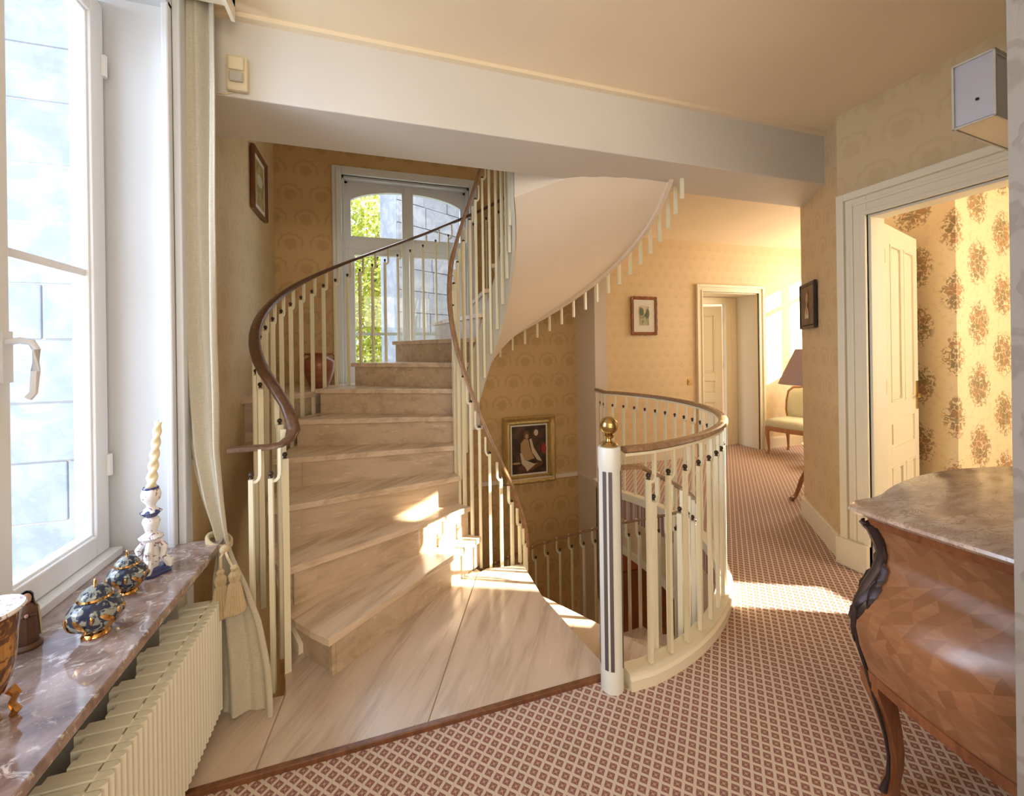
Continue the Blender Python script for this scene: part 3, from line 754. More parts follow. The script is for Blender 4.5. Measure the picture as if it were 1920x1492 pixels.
# bedroom window frame
w3 = struct('window_3')
b = MB(); frame_rect(b, 4.62, 4.69, .42, .80, .80, 2.2, .035); b.build('outer_frame', 'white_pvc', w3)
MB().box(4.655, 4.658, .45, .77, .83, 2.17).build('pane', 'glass', w3)
MB().box(4.60, 4.62, .38, .84, .76, .80).build('inner_sill', 'white_pvc', w3)
w4 = struct('window_4')
b = MB(); frame_rect(b, 6.33, 6.40, 3.86, 4.34, 1.3, 2.6, .02); b.box(6.34, 6.38, 4.07, 4.13, 1.3, 2.6); b.box(6.34, 6.38, 3.86, 4.34, 2.27, 2.33); b.box(6.35, 6.37, 3.86, 4.34, 1.78, 1.79)
b.build('outer_frame', 'white_pvc', w4)
MB().box(6.385, 6.388, 3.88, 4.32, 1.32, 2.58).build('pane', 'glass', w4)
# ================================================================= HALL DOOR (door_2)
d2 = struct('door_2')
b = MB()
for off, wd_, dp in ((0, .09, .018), (.06, .035, .035), (0, .02, .03)):
    b.box(4.07 - off - wd_, 4.07 - off, 4.5 - dp, 4.5, CZ, 2.13 + off + wd_); b.box(5.02 + off, 5.02 + off + wd_, 4.5 - dp, 4.5, CZ, 2.13 + off + wd_); b.box(4.07 - off, 5.02 + off, 4.5 - dp, 4.5, 2.13 + off, 2.13 + off + wd_)
b.build('casing', 'cream_paint', d2, bevel=.003)
b = MB(); b.box(4.07, 4.085, 4.5, 4.9, CZ, 2.13); b.box(5.005, 5.02, 4.5, 4.9, CZ, 2.13); b.box(4.085, 5.005, 4.5, 4.9, 2.115, 2.13)
b.box(4.085, 4.17, 4.84, 4.9, CZ, 2.11); b.box(4.80, 5.0, 4.84, 4.9, CZ, 2.11); b.box(4.17, 4.80, 4.84, 4.9, 2.02, 2.11); b.box(4.79, 4.81, 4.825, 4.85, CZ, 2.03); b.box(4.90, 4.92, 4.83, 4.85, CZ, 2.05)
b.build('jamb_lining', 'cream_paint', d2, bevel=.003)
door_leaf(d2, (4.79, 4.92, CZ + .005), pi - .42, .64, 2.0, knob=False)
b = MB(); b.box(2.25, 6.5, 6.0, 6.1, CZ, 2.9); b.build('wall_far', 'dark_wood', kind='structure')
# ================================================================= HALL FURNITURE
ch = thing('upholstered_chair', 'fruitwood side chair with pale green upholstered seat and back against the sunlit hall wall', 'chair', (5.18, 4.10, CZ), R(-78))
# local: front = -y... seat centre at origin
b = MB()
def leg(x, y, ztop, sx, sy, name='leg', par=ch, m='fruit_wood', r=.022):
    MB().sweep([(x, y, ztop), (x + sx * .012, y + sy * .012, ztop * .75), (x, y, ztop * .4), (x - sx * .004, y - sy * .004, ztop * .15), (x + sx * .012, y + sy * .012, .0)], circ(r, n=8), fixed=(0, 1, 0), scale=[1.15, 1.25, .8, .6, .8]).build(name, m, par, smooth=True)
leg(-.22, -.22, .36, -1, -1); leg(.22, -.22, .36, 1, -1); leg(-.19, .2, .36, -1, 1); leg(.19, .2, .36, 1, 1)
b = MB(); b.prism([(-.25, -.25), (-.1, -.27), (.1, -.27), (.25, -.25), (.22, .23), (-.22, .23)], .31, .37); b.build('seat_rail', 'fruit_wood', ch, bevel=.01)
b = MB()
rings = []
for z, k in ((.37, .98), (.40, 1.02), (.44, .98), (.465, .85), (.472, .5)):
    rings.append([(x * k, y * k, z) for x, y in [(-.245, -.245), (-.1, -.265), (.1, -.265), (.245, -.245), (.235, 0), (.215, .22), (0, .225), (-.215, .22), (-.235, 0)]])
b.loft(rings); b.build('seat', 'upholstery', ch, smooth=60)
def backpt(u, v): return (u, .21 + .10 * v, .44 + .42 * v)
out = [(.20, 0), (.225, .25), (.235, .55), (.225, .85), (.17, .98), (.08, 1.0), (0, 1.04), (-.08, 1.0), (-.17, .98), (-.225, .85), (-.235, .55), (-.225, .25), (-.20, 0)]
MB().sweep([backpt(u, v) for u, v in out] + [backpt(*out[0])], circ(.017, n=8), fixed=None).build('back_frame', 'fruit_wood', ch, smooth=True)
b = MB(); rings = []
for off, k in ((-.035, .55), (-.028, .88), (0, .97), (.02, .9), (.025, .5)):
    rings.append([(backpt(u * k, .5 + (v - .5) * k)[0], backpt(u * k, .5 + (v - .5) * k)[1] + off, backpt(u * k, .5 + (v - .5) * k)[2]) for u, v in out])
b.loft(rings); b.build('back_cushion', 'upholstery', ch, smooth=60)
lm = thing('floor_lamp', 'floor lamp with dusty pink conical shade and mahogany claw foot behind the wall corner', 'lamp', (3.94, 2.95, CZ))
b = MB(); b.lathe([(.03, .16), (.045, .2), (.05, .28), (.022, .36), (.03, .5), (.018, .6), (.016, .95), (.03, .99), (.012, 1.03), (.008, 1.25)], seg=16); b.build('column', 'red_wood', lm, smooth=True)
for a, rs in ((190, 1.1), (302, .78), (18, 1)):
    d = Vector((cos(R(a)), sin(R(a)))) * rs; pp = [(.02, .24), (.10, .235), (.17, .17), (.22, .09), (.26, .04), (.31, .022), (.335, .03)]
    MB().sweep([(d.x * r, d.y * r, z) for r, z in pp], circ(.02, .026, 8), scale=[1, 1, .9, .8, .75, .9, .6]).build('leg', 'red_wood', lm, smooth=True)
b = MB(); b.lathe([(.270, 1.05), (.125, 1.385), (.122, 1.385), (.267, 1.05)], seg=40); b.build('lamp_shade', 'shade_fabric', lm, smooth=True)
tt = thing('side_table', 'small low tray table with pale top beside the green chair', 'table', (4.90, 3.55, CZ))
b = MB(); b.lathe([(.001, .235), (.19, .235), (.20, .245), (.20, .262), (.001, .262)], seg=28); b.build('tabletop', 'cream_paint', tt, smooth=30)
for a in (195, 285, 15, 105):
    d = Vector((cos(R(a)), sin(R(a)))); MB().sweep([(d.x * .13, d.y * .13, .24), (d.x * .15, d.y * .15, .12), (d.x * .15, d.y * .15, 0)], circ(.016, n=8), fixed=(0, 1, 0), scale=[1.2, .9, .6]).build('leg', 'fruit_wood', tt, smooth=True)
sw_ = thing('light_switch', 'small brass light switch beside the far door', 'switch', (3.86, 4.5, .955))
MB().box(-.028, .028, -.008, 0, -.04, .04).build('plate', 'brass', sw_, bevel=.003); MB().box(-.006, .006, -.018, -.008, -.012, .012).build('toggle', 'plastic_cream', sw_)
# ================================================================= PICTURES
def picture(name, label, loc, rz, W, Hh, fw, fm, inner, mount=0, depth=.03, rough_edge=0, rx=0):
    """local: x right, z up, faces -y; origin at centre"""
    o = thing(name, label, 'picture', loc, rz); o.rotation_euler = (rx, 0, rz)
    f = MB(); prof = [(0, 0), (.0, -depth * .7), (fw * .2, -depth), (fw * .55, -depth * .6), (fw * .8, -depth * .75), (fw, -depth * .35), (fw, 0)]
    cs = [(-W / 2, -Hh / 2, 1, 1), (W / 2, -Hh / 2, -1, 1), (W / 2, Hh / 2, -1, -1), (-W / 2, Hh / 2, 1, -1)]
    rings = []
    nseg = 14 if rough_edge else 1
    allp = []
    for i in range(4):
        a = cs[i]; b2 = cs[(i + 1) % 4]
        for j in range(nseg):
            t = j / nseg; wob = rough_edge * (abs(sin(j * 2.1 + i)) if j else 0)
            cx = a[0] + (b2[0] - a[0]) * t; cz = a[1] + (b2[1] - a[1]) * t
            sx, sz = (a[2], a[3]) if j == 0 else ((0, a[3]) if i in (0, 2) else (a[2], 0))
            if j and i == 1: sx = -1
            if j and i == 3: sx = 1
            if j and i == 2: sz = -1
            if j and i == 0: sz = 1
            rings.append([(cx + sx * (p[0] - (wob if p[0] < fw * .5 else 0)), p[1], cz + sz * (p[0] - (wob if p[0] < fw * .5 else 0))) for p in prof])
    rings.append(rings[0]); f.loft(rings, cap=False); f.build('frame', fm, o, smooth=35 if rough_edge else False)
    iw, ih = W / 2 - fw, Hh / 2 - fw
    if mount:
        MB().box(-iw, iw, -.010, -.002, -ih, ih).build('mount', 'passe_partout', o); iw -= mount; ih -= mount
    MB().box(-iw, iw, -.014, -.002, -ih, ih).build('canvas', inner, o)
    return o, iw, ih
def blob(o, pts_, m, name='painted_figure', y=-.0145):
    b = MB(); n = len(pts_); b.add([(x, y, z) for x, z in pts_] + [(x, y - .0012, z) for x, z in pts_], [tuple(range(n)), tuple(range(n, 2 * n))] + [(i, (i + 1) % n, n + (i + 1) % n, n + i) for i in range(n)])
    b.build(name, m, o)
def ell(cx, cz, rx, rz_, n=14, a=0): return [(cx + rx * cos(t) * cos(a) - rz_ * sin(t) * sin(a), cz + rx * cos(t) * sin(a) + rz_ * sin(t) * cos(a)) for t in [2 * pi * i / n for i in range(n)]]
p1, iw, ih = picture('framed_painting', 'gilt framed dark painting of a seated figure in white, on the lower stairwell wall', (1.585, 4.355, .31), 0, .60, .72, .085, 'gilt', 'canvas_dark', .018, .045, .008)
blob(p1, [(-.14, -.20), (-.04, -.235), (.05, -.22), (.16, -.17), (.15, -.15), (.04, -.16), (-.02, -.13), (-.08, -.155)], 'paint_hair')
blob(p1, [(-.10, .07), (-.06, .12), (-.01, .11), (.0, .05), (.02, -.02), (.06, -.10), (-.03, -.12), (-.08, -.09), (-.10, -.02)], 'paint_flesh', y=-.016)
blob(p1, [(-.11, -.03), (-.085, -.035), (-.055, -.11), (.06, -.16), (.09, -.15), (.02, -.20), (-.03, -.235), (-.05, -.19), (-.09, -.15)], 'paint_white', y=-.018)
blob(p1, [(.0, .11), (.025, .12), (.05, .02), (.13, -.11), (.145, -.14), (.09, -.12), (.03, -.03)], 'paint_white', y=-.018)
blob(p1, ell(-.035, .165, .032, .045), 'paint_hair', y=-.018); blob(p1, ell(-.03, .145, .020, .028), 'paint_flesh', y=-.020)
blob(p1, ell(.08, .18, .025, .035), 'paint_white', y=-.016); blob(p1, ell(.17, .0, .03, .06), 'paint_red', y=-.016)
blob(p1, ell(-.15, -.14, .05, .012), 'paint_flesh', y=-.018)
p2, iw, ih = picture('framed_print', 'small landscape print in a brown carved frame on the hall wall', (3.18, 4.495, 1.80), 0, .37, .47, .035, 'red_wood', 'print_green', .085, .025, .006)
blob(p2, ell(0, .08, .06, .045), 'paint_sky', 'painted_sky'); blob(p2, ell(-.04, .05, .03, .05), 'paint_green', 'painted_tree', -.0165); blob(p2, ell(.045, .03, .025, .06), 'paint_green', 'painted_tree', -.0165)
ra = math.atan2(dn.y, dn.x)
mid = P0 + dn * .57 - nn * .0
p3, iw, ih = picture('portrait_painting', 'small dark portrait of a woman on the angled wall left of the doorway', (mid.x - .012 * dn.y - .0, mid.y + .012 * dn.x, 1.715), ra + pi, .36, .36, .03, 'mount_bronze', 'canvas_dark', 0, .02)
p3.rotation_euler = (0, 0, ra + pi)
blob(p3, ell(.0, .055, .030, .045), 'paint_flesh'); blob(p3, ell(.0, .085, .042, .035), 'paint_hair', y=-.0142); blob(p3, [(-.05, -.10), (.05, -.10), (.035, -.03), (.0, .0), (-.035, -.03)], 'paint_white', y=-.0155); blob(p3, ell(.0, -.02, .02, .05), 'paint_flesh', y=-.017)
p4, iw, ih = picture('framed_picture', 'narrow dark-framed ochre picture high on the left stairwell wall', (-.862, 3.76, 2.72), pi / 2, .40, .48, .03, 'dark_wood', 'print_ochre', .04, .03)
blob(p4, ell(0, .03, .08, .05), 'paint_sky', 'painted_sky')
# ================================================================= COMMODE
cm = thing('commode', 'bombe parquetry commode with grey-brown marble top and dark bronze mounts against the grey wall', 'commode', (0, 0, 0))
prof_b = [(.87, .045), (.83, .028), (.78, .008), (.73, .004), (.68, .028), (.63, .062), (.58, .082), (.53, .088), (.47, .078), (.42, .062), (.36, .045)]
XL, XR, YB, YF = 1.50, 2.74, .575, .925
def crow(z, b_, ext=0):
    pts_ = []
    xl, xr = XL - b_ - ext, XR + b_ + ext; yf = YF + b_ * .35 + ext; n = 20
    cc = .035
    side = [(xl + .006 * sin(pi * (j / 8.0)), YB + (yf - cc - YB) * j / 8.0) for j in range(9)]
    pts_ += [(x - b_ * .35 * sin(pi * min(1, (y - YB) / (yf - YB))), y) for x, y in side]
    for j in range(1, n):
        u = j / n; x = xl + (xr - xl) * u
        bump = .095 * (sin(pi * u) ** 2) - .02 * math.exp(-((u - .12) / .08) ** 2) - .02 * math.exp(-((u - .88) / .08) ** 2)
        pts_.append((x, yf + bump * (1 + b_)))
    pts_ += [(2 * ((xl + xr) / 2) - x, y) for x, y in pts_[:9][::-1]]
    return [(x, y, z) for x, y in pts_]
b = MB(); rings = []
nb_ = len(crow(.5, .05))
for z, b_ in prof_b[::-1]:
    rings.append(crow(z, b_))
# shaped apron: lower ring dips in the middle of each side
low = crow(.36, .045); lowd = []
for (x, y, z) in low:
    f = max(0, min(1, (y - YB) / (YF - YB))); lowd.append((x, y, .31 + .055 * (f ** 1.5) if y < YF else .33 - .03 * sin(pi * (x - XL) / (XR - XL))))
rings = [lowd] + rings[1:]
b.loft(rings); b.build('body', 'parquetry', cm, smooth=50)
b = MB(); b.loft([[(x, y, z) for x, y, z in crow(.838, .036, .004)], [(x, y, z) for x, y, z in crow(.868, .049, .004)]]); b.build('frieze_band', 'red_wood', cm, smooth=50)
b = MB(); lo2 = [(x, y, z - .004) for (x, y, z) in [(p[0], p[1], q_[2]) for p, q_ in zip(crow(.36, .045, .005), lowd)]]
b.loft([lo2, [(p[0], p[1], q_[2] + .032) for p, q_ in zip(crow(.38, .052, .004), lowd)]]); b.build('apron_band', 'red_wood', cm, smooth=50)
# marble top with moulded edge
def top_ring(z, e): return [(x, y, z) for x, y, _ in crow(z, .045, e)]
b = MB(); b.loft([top_ring(.868, .012), top_ring(.874, .030), top_ring(.884, .040), top_ring(.893, .038), top_ring(.897, .030)]); b.build('marble_top', 'commode_marble', cm, smooth=50)
# cabriole legs (front ones with bronze edge)
def cab(xc, yc, sx, sy):
    pp = [(.048, .37), (.048, .33), (.024, .26), (.006, .19), (-.006, .12), (-.006, .07), (.006, .025), (.014, CZ)]
    sc_ = [1.0, .95, .80, .66, .55, .50, .55, .62]
    bb = MB(); rr = []
    for (o_f, z), k in zip(pp, sc_):
        cx, cy = xc + sx * o_f, yc + sy * o_f * .35; hw = .036 * k; hd = .030 * k
        rr.append([(cx - hw, cy - hd, z), (cx + hw, cy - hd, z), (cx + hw * 1.05, cy + hd * .2, z), (cx + hw * .6, cy + hd, z), (cx - hw * .6, cy + hd, z), (cx - hw * 1.05, cy + hd * .2, z)])
    bb.loft(rr); return bb.build('leg', 'red_wood', cm, smooth=35)
cab(XL + .035, YF - .02, -1, 1); cab(XR - .035, YF - .02, 1, 1); cab(XL + .06, YB + .026, -1, 0); cab(XR - .06, YB + .026, 1, 0)
# bronze corner mounts
def mount(sx, xl):
    bb = MB()
    path_ = [(.845, .040), (.80, .016), (.75, .004), (.70, .016), (.65, .05), (.60, .078), (.55, .088), (.48, .080), (.40, .058), (.33, .040), (.26, .022), (.19, .004), (.12, -.006), (.06, -.004), (.01, .012)]
    P = [(xl + sx * b_ * 1.0, YF + b_ * .35 + .002 - (.0 if z > .36 else .0), z) for z, b_ in path_]
    P = [(x + sx * .002, y - .028, z) for x, y, z in P]
    bb.sweep(P, circ(.009, .011, 8), fixed=(0, 1, 0), scale=[1.6, 1.9, 1.6, 1.9, 1.6, 1.2, .9, .7, .6, .6, .55, .5, .5, .6, 1.2])
    random.seed(3)
    def bat(z):
        for (za, ba), (zb_, bb_) in zip(path_, path_[1:]):
            if za >= z >= zb_: return ba + (bb_ - ba) * (za - z) / (za - zb_)
        return path_[-1][1]
    def leafp(z, oy, ln, wd_, tilt, out=.004):
        # small pointed acanthus leaf lying on the corner
        n_ = 7; top = []; bot = []
        for i in range(n_ + 1):
            u = i / n_; wv_ = wd_ * sin(pi * u ** .8) * (1 + .18 * cos(u * 20)); zz = z + ln * (.5 - u); yy = oy + tilt * (u - .5)
            b_ = bat(min(.845, zz)); base_ = xl + sx * (b_ * (1.0) + out)
            top.append((base_ + sx * .006 * sin(pi * u), YF + b_ * .35 - .012 + yy - wv_, zz)); bot.append((base_ + sx * .006 * sin(pi * u), YF + b_ * .35 - .012 + yy + wv_, zz))
        rr = []
        for p_, q_ in zip(top, bot):
            m_ = ((p_[0] + q_[0]) / 2 + sx * .007, (p_[1] + q_[1]) / 2, p_[2]); bk = ((p_[0] + q_[0]) / 2 - sx * .008, (p_[1] + q_[1]) / 2, p_[2])
            rr.append([p_, m_, q_, bk])
        bb.loft(rr)
    for z, oy, ln, wd_, tl in ((.80, -.006, .09, .012, .008), (.76, -.020, .08, .011, -.012), (.72, -.012, .10, .014, -.01), (.69, -.032, .09, .016, -.02), (.665, -.012, .11, .020, .0), (.64, -.040, .085, .017, -.014), (.62, -.020, .10, .018, .006), (.585, -.030, .07, .012, .012), (.56, -.012, .10, .012, .004), (.52, -.010, .09, .009, .002), (.83, .0, .05, .013, -.006)):
        leafp(z, oy, ln, wd_, tl)
    for i in range(40):
        z = .84 - .30 * i / 40; b_ = bat(z); wide = .010 + .030 * math.exp(-((z - .65) / .05) ** 2) + .010 * math.exp(-((z - .78) / .05) ** 2)
        bb.ball((xl + sx * (b_ + .001), YF + b_ * .35 - .014 - wide * (1 if i % 2 else .5), z), random.uniform(.005, .009), 6, (.8, 1.0, 1.5))
    bb.build('bronze_mount', 'mount_bronze', cm, smooth=50)
mount(-1, XL); mount(1, XR)
# ================================================================= RADIATOR
rd = thing('radiator', 'cream ribbed cast radiator under the marble window sill', 'radiator', (0, 0, 0))
def rad_section(y, dep):
    bb = MB(); w_ = .046
    # two rounded ribs on the front
    for o_ in (.0, .0235):
        ring0 = [(-.575, y + o_ + .002), (-.566, y + o_ + .006), (-.563, y + o_ + .0115), (-.566, y + o_ + .017), (-.575, y + o_ + .021), (-.60, y + o_ + .022), (-.60, y + o_ + .001)]
        bb.prism(ring0, .07, .478)
    return bb
fsrc = rad_section(0, 0).build('section', 'radiator_paint', rd, bevel=0)
tsrc = None
ys = [.12 + .047 * i for i in range(37)]
for i, y in enumerate(ys):
    o = fsrc if i == 0 else link_copy(fsrc, rd, (0, 0, 0)); o.location = (0, y, 0)
    d = .085 + .022 * sin(2 * pi * i / 3.0)
    if tsrc is None or i < 3:
        bb = MB(); bb.box(-.60 - d, -.596, .001, .0215, .08, .482); bb.box(-.60 - d * .93, -.596, .0245, .045, .08, .478)
        t_ = bb.build('section_core', 'radiator_paint', o); KN['r%d' % i] = t_
    else:
        t_ = KN['r%d' % (i % 3)].copy(); COL.objects.link(t_); t_.parent = o
MB().sweep([(-.66, 1.85, .09), (-.66, 1.85, -.01)], circ(.012, n=8), fixed=(0, 1, 0)).build('feed_pipe', 'radiator_paint', rd)
MB().sweep([(-.66, .2, .09), (-.66, .2, -.015)], circ(.012, n=8), fixed=(0, 1, 0)).build('feed_pipe', 'radiator_paint', rd)
# ================================================================= CURTAIN
cu = thing('curtain', 'beige linen curtain tied back with a tasselled cord beside the left window', 'curtain', (0, 0, 0))
rv = Vector((.952, -.307)); fv = Vector((.307, .952))
# z, centre along view-right axis and depth, half width, half depth
prof_c = [(2.90, -1.305, 1.77, .083, .06), (2.5, -1.310, 1.77, .088, .06), (2.0, -1.312, 1.76, .090, .06), (1.5, -1.310, 1.76, .088, .06), (1.2, -1.300, 1.76, .083, .06), (1.0, -1.285, 1.75, .072, .055), (.80, -1.245, 1.74, .054, .05),
          (.66, -1.205, 1.73, .034, .04), (.58, -1.19, 1.73, .040, .04), (.48, -1.150, 1.70, .078, .05), (.35, -1.105, 1.67, .108, .055), (.2, -1.072, 1.645, .122, .055), (.08, -1.058, 1.63, .126, .055), (.02, -1.055, 1.625, .126, .055)]
def interp(z):
    for a, b2 in zip(prof_c, prof_c[1:]):
        if a[0] >= z >= b2[0]:
            f = (a[0] - z) / (a[0] - b2[0]); f = f * f * (3 - 2 * f) if False else f
            return [a[i] + (b2[i] - a[i]) * f for i in range(5)]
    return prof_c[-1]
def curtain_loft(scale_u, u0, u1, phase, nm, m, nf=3.0, depth_off=0, amp=.38):
    bb = MB(); rings = []; N = 48
    for i in range(70):
        z = 2.90 - (2.88) * i / 69; _, cr, dd, hw, hd = interp(z)
        ring = []
        for side in (0, 1):
            for j in range(N + 1):
                u = j / N if side == 0 else 1 - j / N
                s = (u0 + (u1 - u0) * u) * 2 - 1
                fold = sin(2 * pi * nf * u + phase + .35 * sin(z * 1.7)) * amp + .15 * sin(2 * pi * nf * 2.3 * u + z * .9 + phase)
                off = hd * fold + depth_off + (.006 if side else 0)
                q_ = rv * (cr + s * hw) + fv * (dd + off)
                ring.append((q_.x, q_.y, z))
        rings.append(ring)
    bb.loft(rings); return bb.build(nm, m, cu, smooth=60)
curtain_loft(1, 0.0, 1.0, .4, 'drape', 'curtain_linen', 1.7, 0, .34)
curtain_loft(1, -.06, .42, 1.7, 'lining', 'curtain_lining', 1.5, .035, .3)
# tieback cord, knot and tassels
cc_ = rv * -1.225 + fv * 1.73
def cp(u, d, z): q_ = rv * u + fv * d; return (q_.x, q_.y, z)
for dz in (0, .012):
    ring = [cp(-1.205 + .038 * cos(t), 1.725 + .044 * sin(t), .632 + dz + .022 * cos(t) * -1) for t in [2 * pi * i / 28 for i in range(29)]]
    MB().sweep(ring, circ(.0075, n=8)).build('tieback_cord', 'tassel_silk', cu, smooth=True)
MB().ball(cp(-1.125, 1.64, .64), .018, 12).build('knot', 'tassel_silk', cu, smooth=True)
for (u, z0, sx) in ((-1.115, .585, -.012), (-1.062, .60, .012)):
    bb = MB(); q_ = cp(u, 1.60, 0)
    MB().sweep([cp(-1.125, 1.64, .64), cp((u - 1.125) / 2, 1.61, .625), cp(u, 1.60, z0 - .02)], circ(.005, n=6), fixed=(0, 1, 0)).build('tassel_cord', 'tassel_silk', cu)
    bb.lathe([(.006, 0), (.013, -.008), (.010, -.022), (.019, -.035), (.017, -.055), (.013, -.062), (.020, -.072), (.027, -.12), (.036, -.172), (.030, -.178), (.002, -.165)], (q_[0], q_[1], z0), 44, 22, .07)
    bb.build('tassel', 'tassel_silk', cu, smooth=20)
# pelmet end above curtain
pm = MB(); pm.box(-.755, -.545, -.3, 2.05, 2.86, 2.895); pm.box(-.56, -.545, -.3, 2.05, 2.80, 2.895); pm.build('pelmet', 'cream_paint', label='cream pelmet board above the curtain at the ceiling', category='pelmet')
# wall strip under sill right end
MB().box(-.72, -.70, 1.90, 1.93, .0, .61).build('heating_pipe', 'cream_paint', label='thin cream upright pipe under the far end of the marble sill', category='pipe')
# ================================================================= SENSOR ON BEAM
ms = thing('motion_sensor', 'cream motion sensor on the face of the beam near the curtain', 'sensor', (-.565, 2.16, 2.635))
MB().box(-.042, .042, -.03, 0, -.078, .078).build('housing', 'plastic_cream', ms, bevel=.010)
b = MB(); b.box(-.030, .030, -.040, -.03, .008, .065); b.build('cover', 'plastic_cream', ms, bevel=.006)
b = MB(); b.box(-.028, .028, -.044, -.03, -.045, .0); b.build('lens', 'lens_plastic', ms, bevel=.008)
MB().sweep([(-.02, -.005, -.078), (-.05, -.005, -.088), (-.12, -.005, -.090)], circ(.003, n=6), fixed=(0, 1, 0)).build('wire', 'plastic_cream', ms)
# ================================================================= MIRRORED BOX LIGHT
lx = thing('wall_lantern', 'mirrored glass box lantern above the right doorway near the ceiling', 'lantern', (2.35, 1.065, 0), R(5))
X0, X1, Y0, Y1, ZA, ZB = .0, .53, -.065, .065, 2.305, 2.575
MB().box(X0 + .008, X1, Y0 + .008, Y1 - .008, ZA + .012, ZB - .008).build('mirror_body', 'mirror_reflection_tint', lx)
b = MB(); t_ = .007
for yy in (Y0, Y1 - t_):
    b.box(X0, X0 + t_, yy, yy + t_, ZA, ZB)
    for zz in (ZA, ZB - t_): b.box(X0, X1, yy, yy + t_, zz, zz + t_)
for zz in (ZA, ZB - t_): b.box(X0, X0 + t_, Y0, Y1, zz, zz + t_)
b.build('metal_edging', 'beam_paint', lx)
MB().box(X0 + .01, X1, Y0 + .01, Y1 - .01, ZA + .004, ZA + .011).build('diffuser', 'cream_paint', lx)
MB().ball((X0 + .004, -.01, 2.40), .006, 8).build('screw', 'knob_dark', lx)
MB().box(.50, .53, -.04, .04, 2.575, 2.62).build('bracket', 'knob_dark', lx)
# ================================================================= THINGS ON THE SILL
SZ = .642
def pot(label, x, y, s, grp):
    t = thing('lidded_pot', label, 'pot', (x, y, SZ), R(20), grp); t.scale = (s * .72, s * .72, s)
    bb = MB(); bb.lathe([(.036, 0), (.040, .004), (.036, .010), (.030, .014), (.050, .024), (.070, .040), (.079, .058), (.077, .074), (.062, .092), (.046, .100), (.044, .098)], seg=48, lobes=12, amp=.018); bb.build('body', 'pot_glaze', t, smooth=60)
    MB().lathe([(.037, .0), (.041, .004), (.037, .010), (.031, .014)], seg=32).build('foot_ring', 'gold_lustre', t, smooth=True)
    MB().lathe([(.048, .098), (.052, .101), (.050, .106), (.044, .104)], seg=32).build('rim', 'gold_lustre', t, smooth=True)
    MB().lathe([(.047, .104), (.045, .112), (.034, .122), (.018, .129), (.004, .131)], seg=32).build('lid', 'pot_glaze', t, smooth=True)
    MB().sweep([(.0, -.014, .128), (0, -.010, .140), (0, 0, .146), (0, .010, .140), (0, .014, .128)], circ(.004, n=8), fixed=(1, 0, 0)).build('lid_knob', 'gold_lustre', t, smooth=True)
    for i in range(6):      # gold scroll straps on the belly
        a = 2 * pi * i / 6; pth = []
        for j in range(10):
            u = j / 9; z = .024 + .068 * u; rr = .052 + .029 * sin(pi * min(1, u * 1.05) ** .9) ; aa = a + .22 * sin(2 * pi * u)
            pth.append((rr * cos(aa), rr * sin(aa), z))
        MB().sweep(pth, circ(.0032, .0075, 6), fixed=(cos(a), sin(a), 0)).build('gold_scroll', 'gold_lustre', t, smooth=True)
        MB().ball((.077 * cos(a + .5), .077 * sin(a + .5), .062), .011, 10, (.5, .5, 1)).build('gold_boss', 'gold_lustre', t, smooth=True)
    return t
pot('round lidded blue and gold lustre pot nearest the sill edge, in front of its twin', -.735, 1.446, 1.02, 'gold lustre pots on the sill')
pot('round lidded blue and gold lustre pot next to the candlestick', -.765, 1.667, .90, 'gold lustre pots on the sill')
# goblet at the frame edge
cu2 = thing('lustre_cup', 'large gold lustre footed cup at the near end of the sill', 'cup', (-.785, 1.16, SZ)); cu2.scale = (.82, .82, 1)
MB().lathe([(.030, .0), (.040, .004), (.036, .014), (.020, .024), (.018, .034), (.030, .044)], seg=32).build('foot', 'gold_lustre', cu2, smooth=50)
MB().lathe([(.030, .044), (.048, .060), (.062, .090), (.068, .13), (.071, .18), (.078, .222), (.083, .232), (.079, .232), (.072, .215), (.064, .13), (.05, .08), (.005, .06)], seg=48, lobes=8, amp=.01).build('bowl', 'lustre_mix', cu2, smooth=50)
MB().lathe([(.082, .226), (.086, .231), (.083, .236), (.079, .232)], seg=40).build('rim', 'faience', cu2, smooth=50)
for a in (-60, 20, 100, 180, 260):
    d = Vector((cos(R(a)), sin(R(a)))); MB().sweep([(d.x * .055, d.y * .055, .06), (d.x * .066, d.y * .066, .045), (d.x * .058, d.y * .058, .028), (d.x * .066, d.y * .066, .012), (d.x * .058, d.y * .058, .0)], circ(.009, n=8), fixed=(-d.y, d.x, 0), scale=[1.3, 1.1, .8, 1.2, .8]).build('scroll_foot', 'gold_lustre', cu2, smooth=True)
# candlestick
cs_ = thing('candlestick', 'white and blue painted faience figural candlestick with ornate foot', 'candlestick', (-.752, 1.79, SZ))
MB().lathe([(.052, 0), (.055, .008), (.048, .016), (.030, .022)], seg=28, lobes=5, amp=.05).build('base', 'faience_blue', cs_, smooth=50)
for a in (10, 100, 190, 280):
    d = Vector((cos(R(a)), sin(R(a)))); MB().sweep([(d.x * .016, d.y * .016, .115), (d.x * .036, d.y * .036, .085), (d.x * .030, d.y * .030, .055), (d.x * .048, d.y * .048, .032), (d.x * .050, d.y * .050, .012)], circ(.011, n=8), fixed=(-d.y, d.x, 0), scale=[.8, 1, .9, 1.3, .8]).build('scroll_foot', 'faience', cs_, smooth=True)
MB().lathe([(.02, .02), (.024, .06), (.018, .10), (.030, .118), (.036, .126), (.026, .134), (.016, .142), (.020, .16), (.026, .178), (.022, .190), (.012, .196), (.022, .206), (.030, .214), (.020, .222), (.012, .230), (.014, .240), (.026, .256), (.029, .272), (.026, .288), (.020, .296), (.013, .297)], seg=32, lobes=6, amp=.03).build('stem', 'faience', cs_, smooth=50)
MB().lathe([(.0225, .290), (.0235, .294), (.0215, .299), (.013, .297)], seg=24).build('rim', 'faience_blue', cs_, smooth=True)
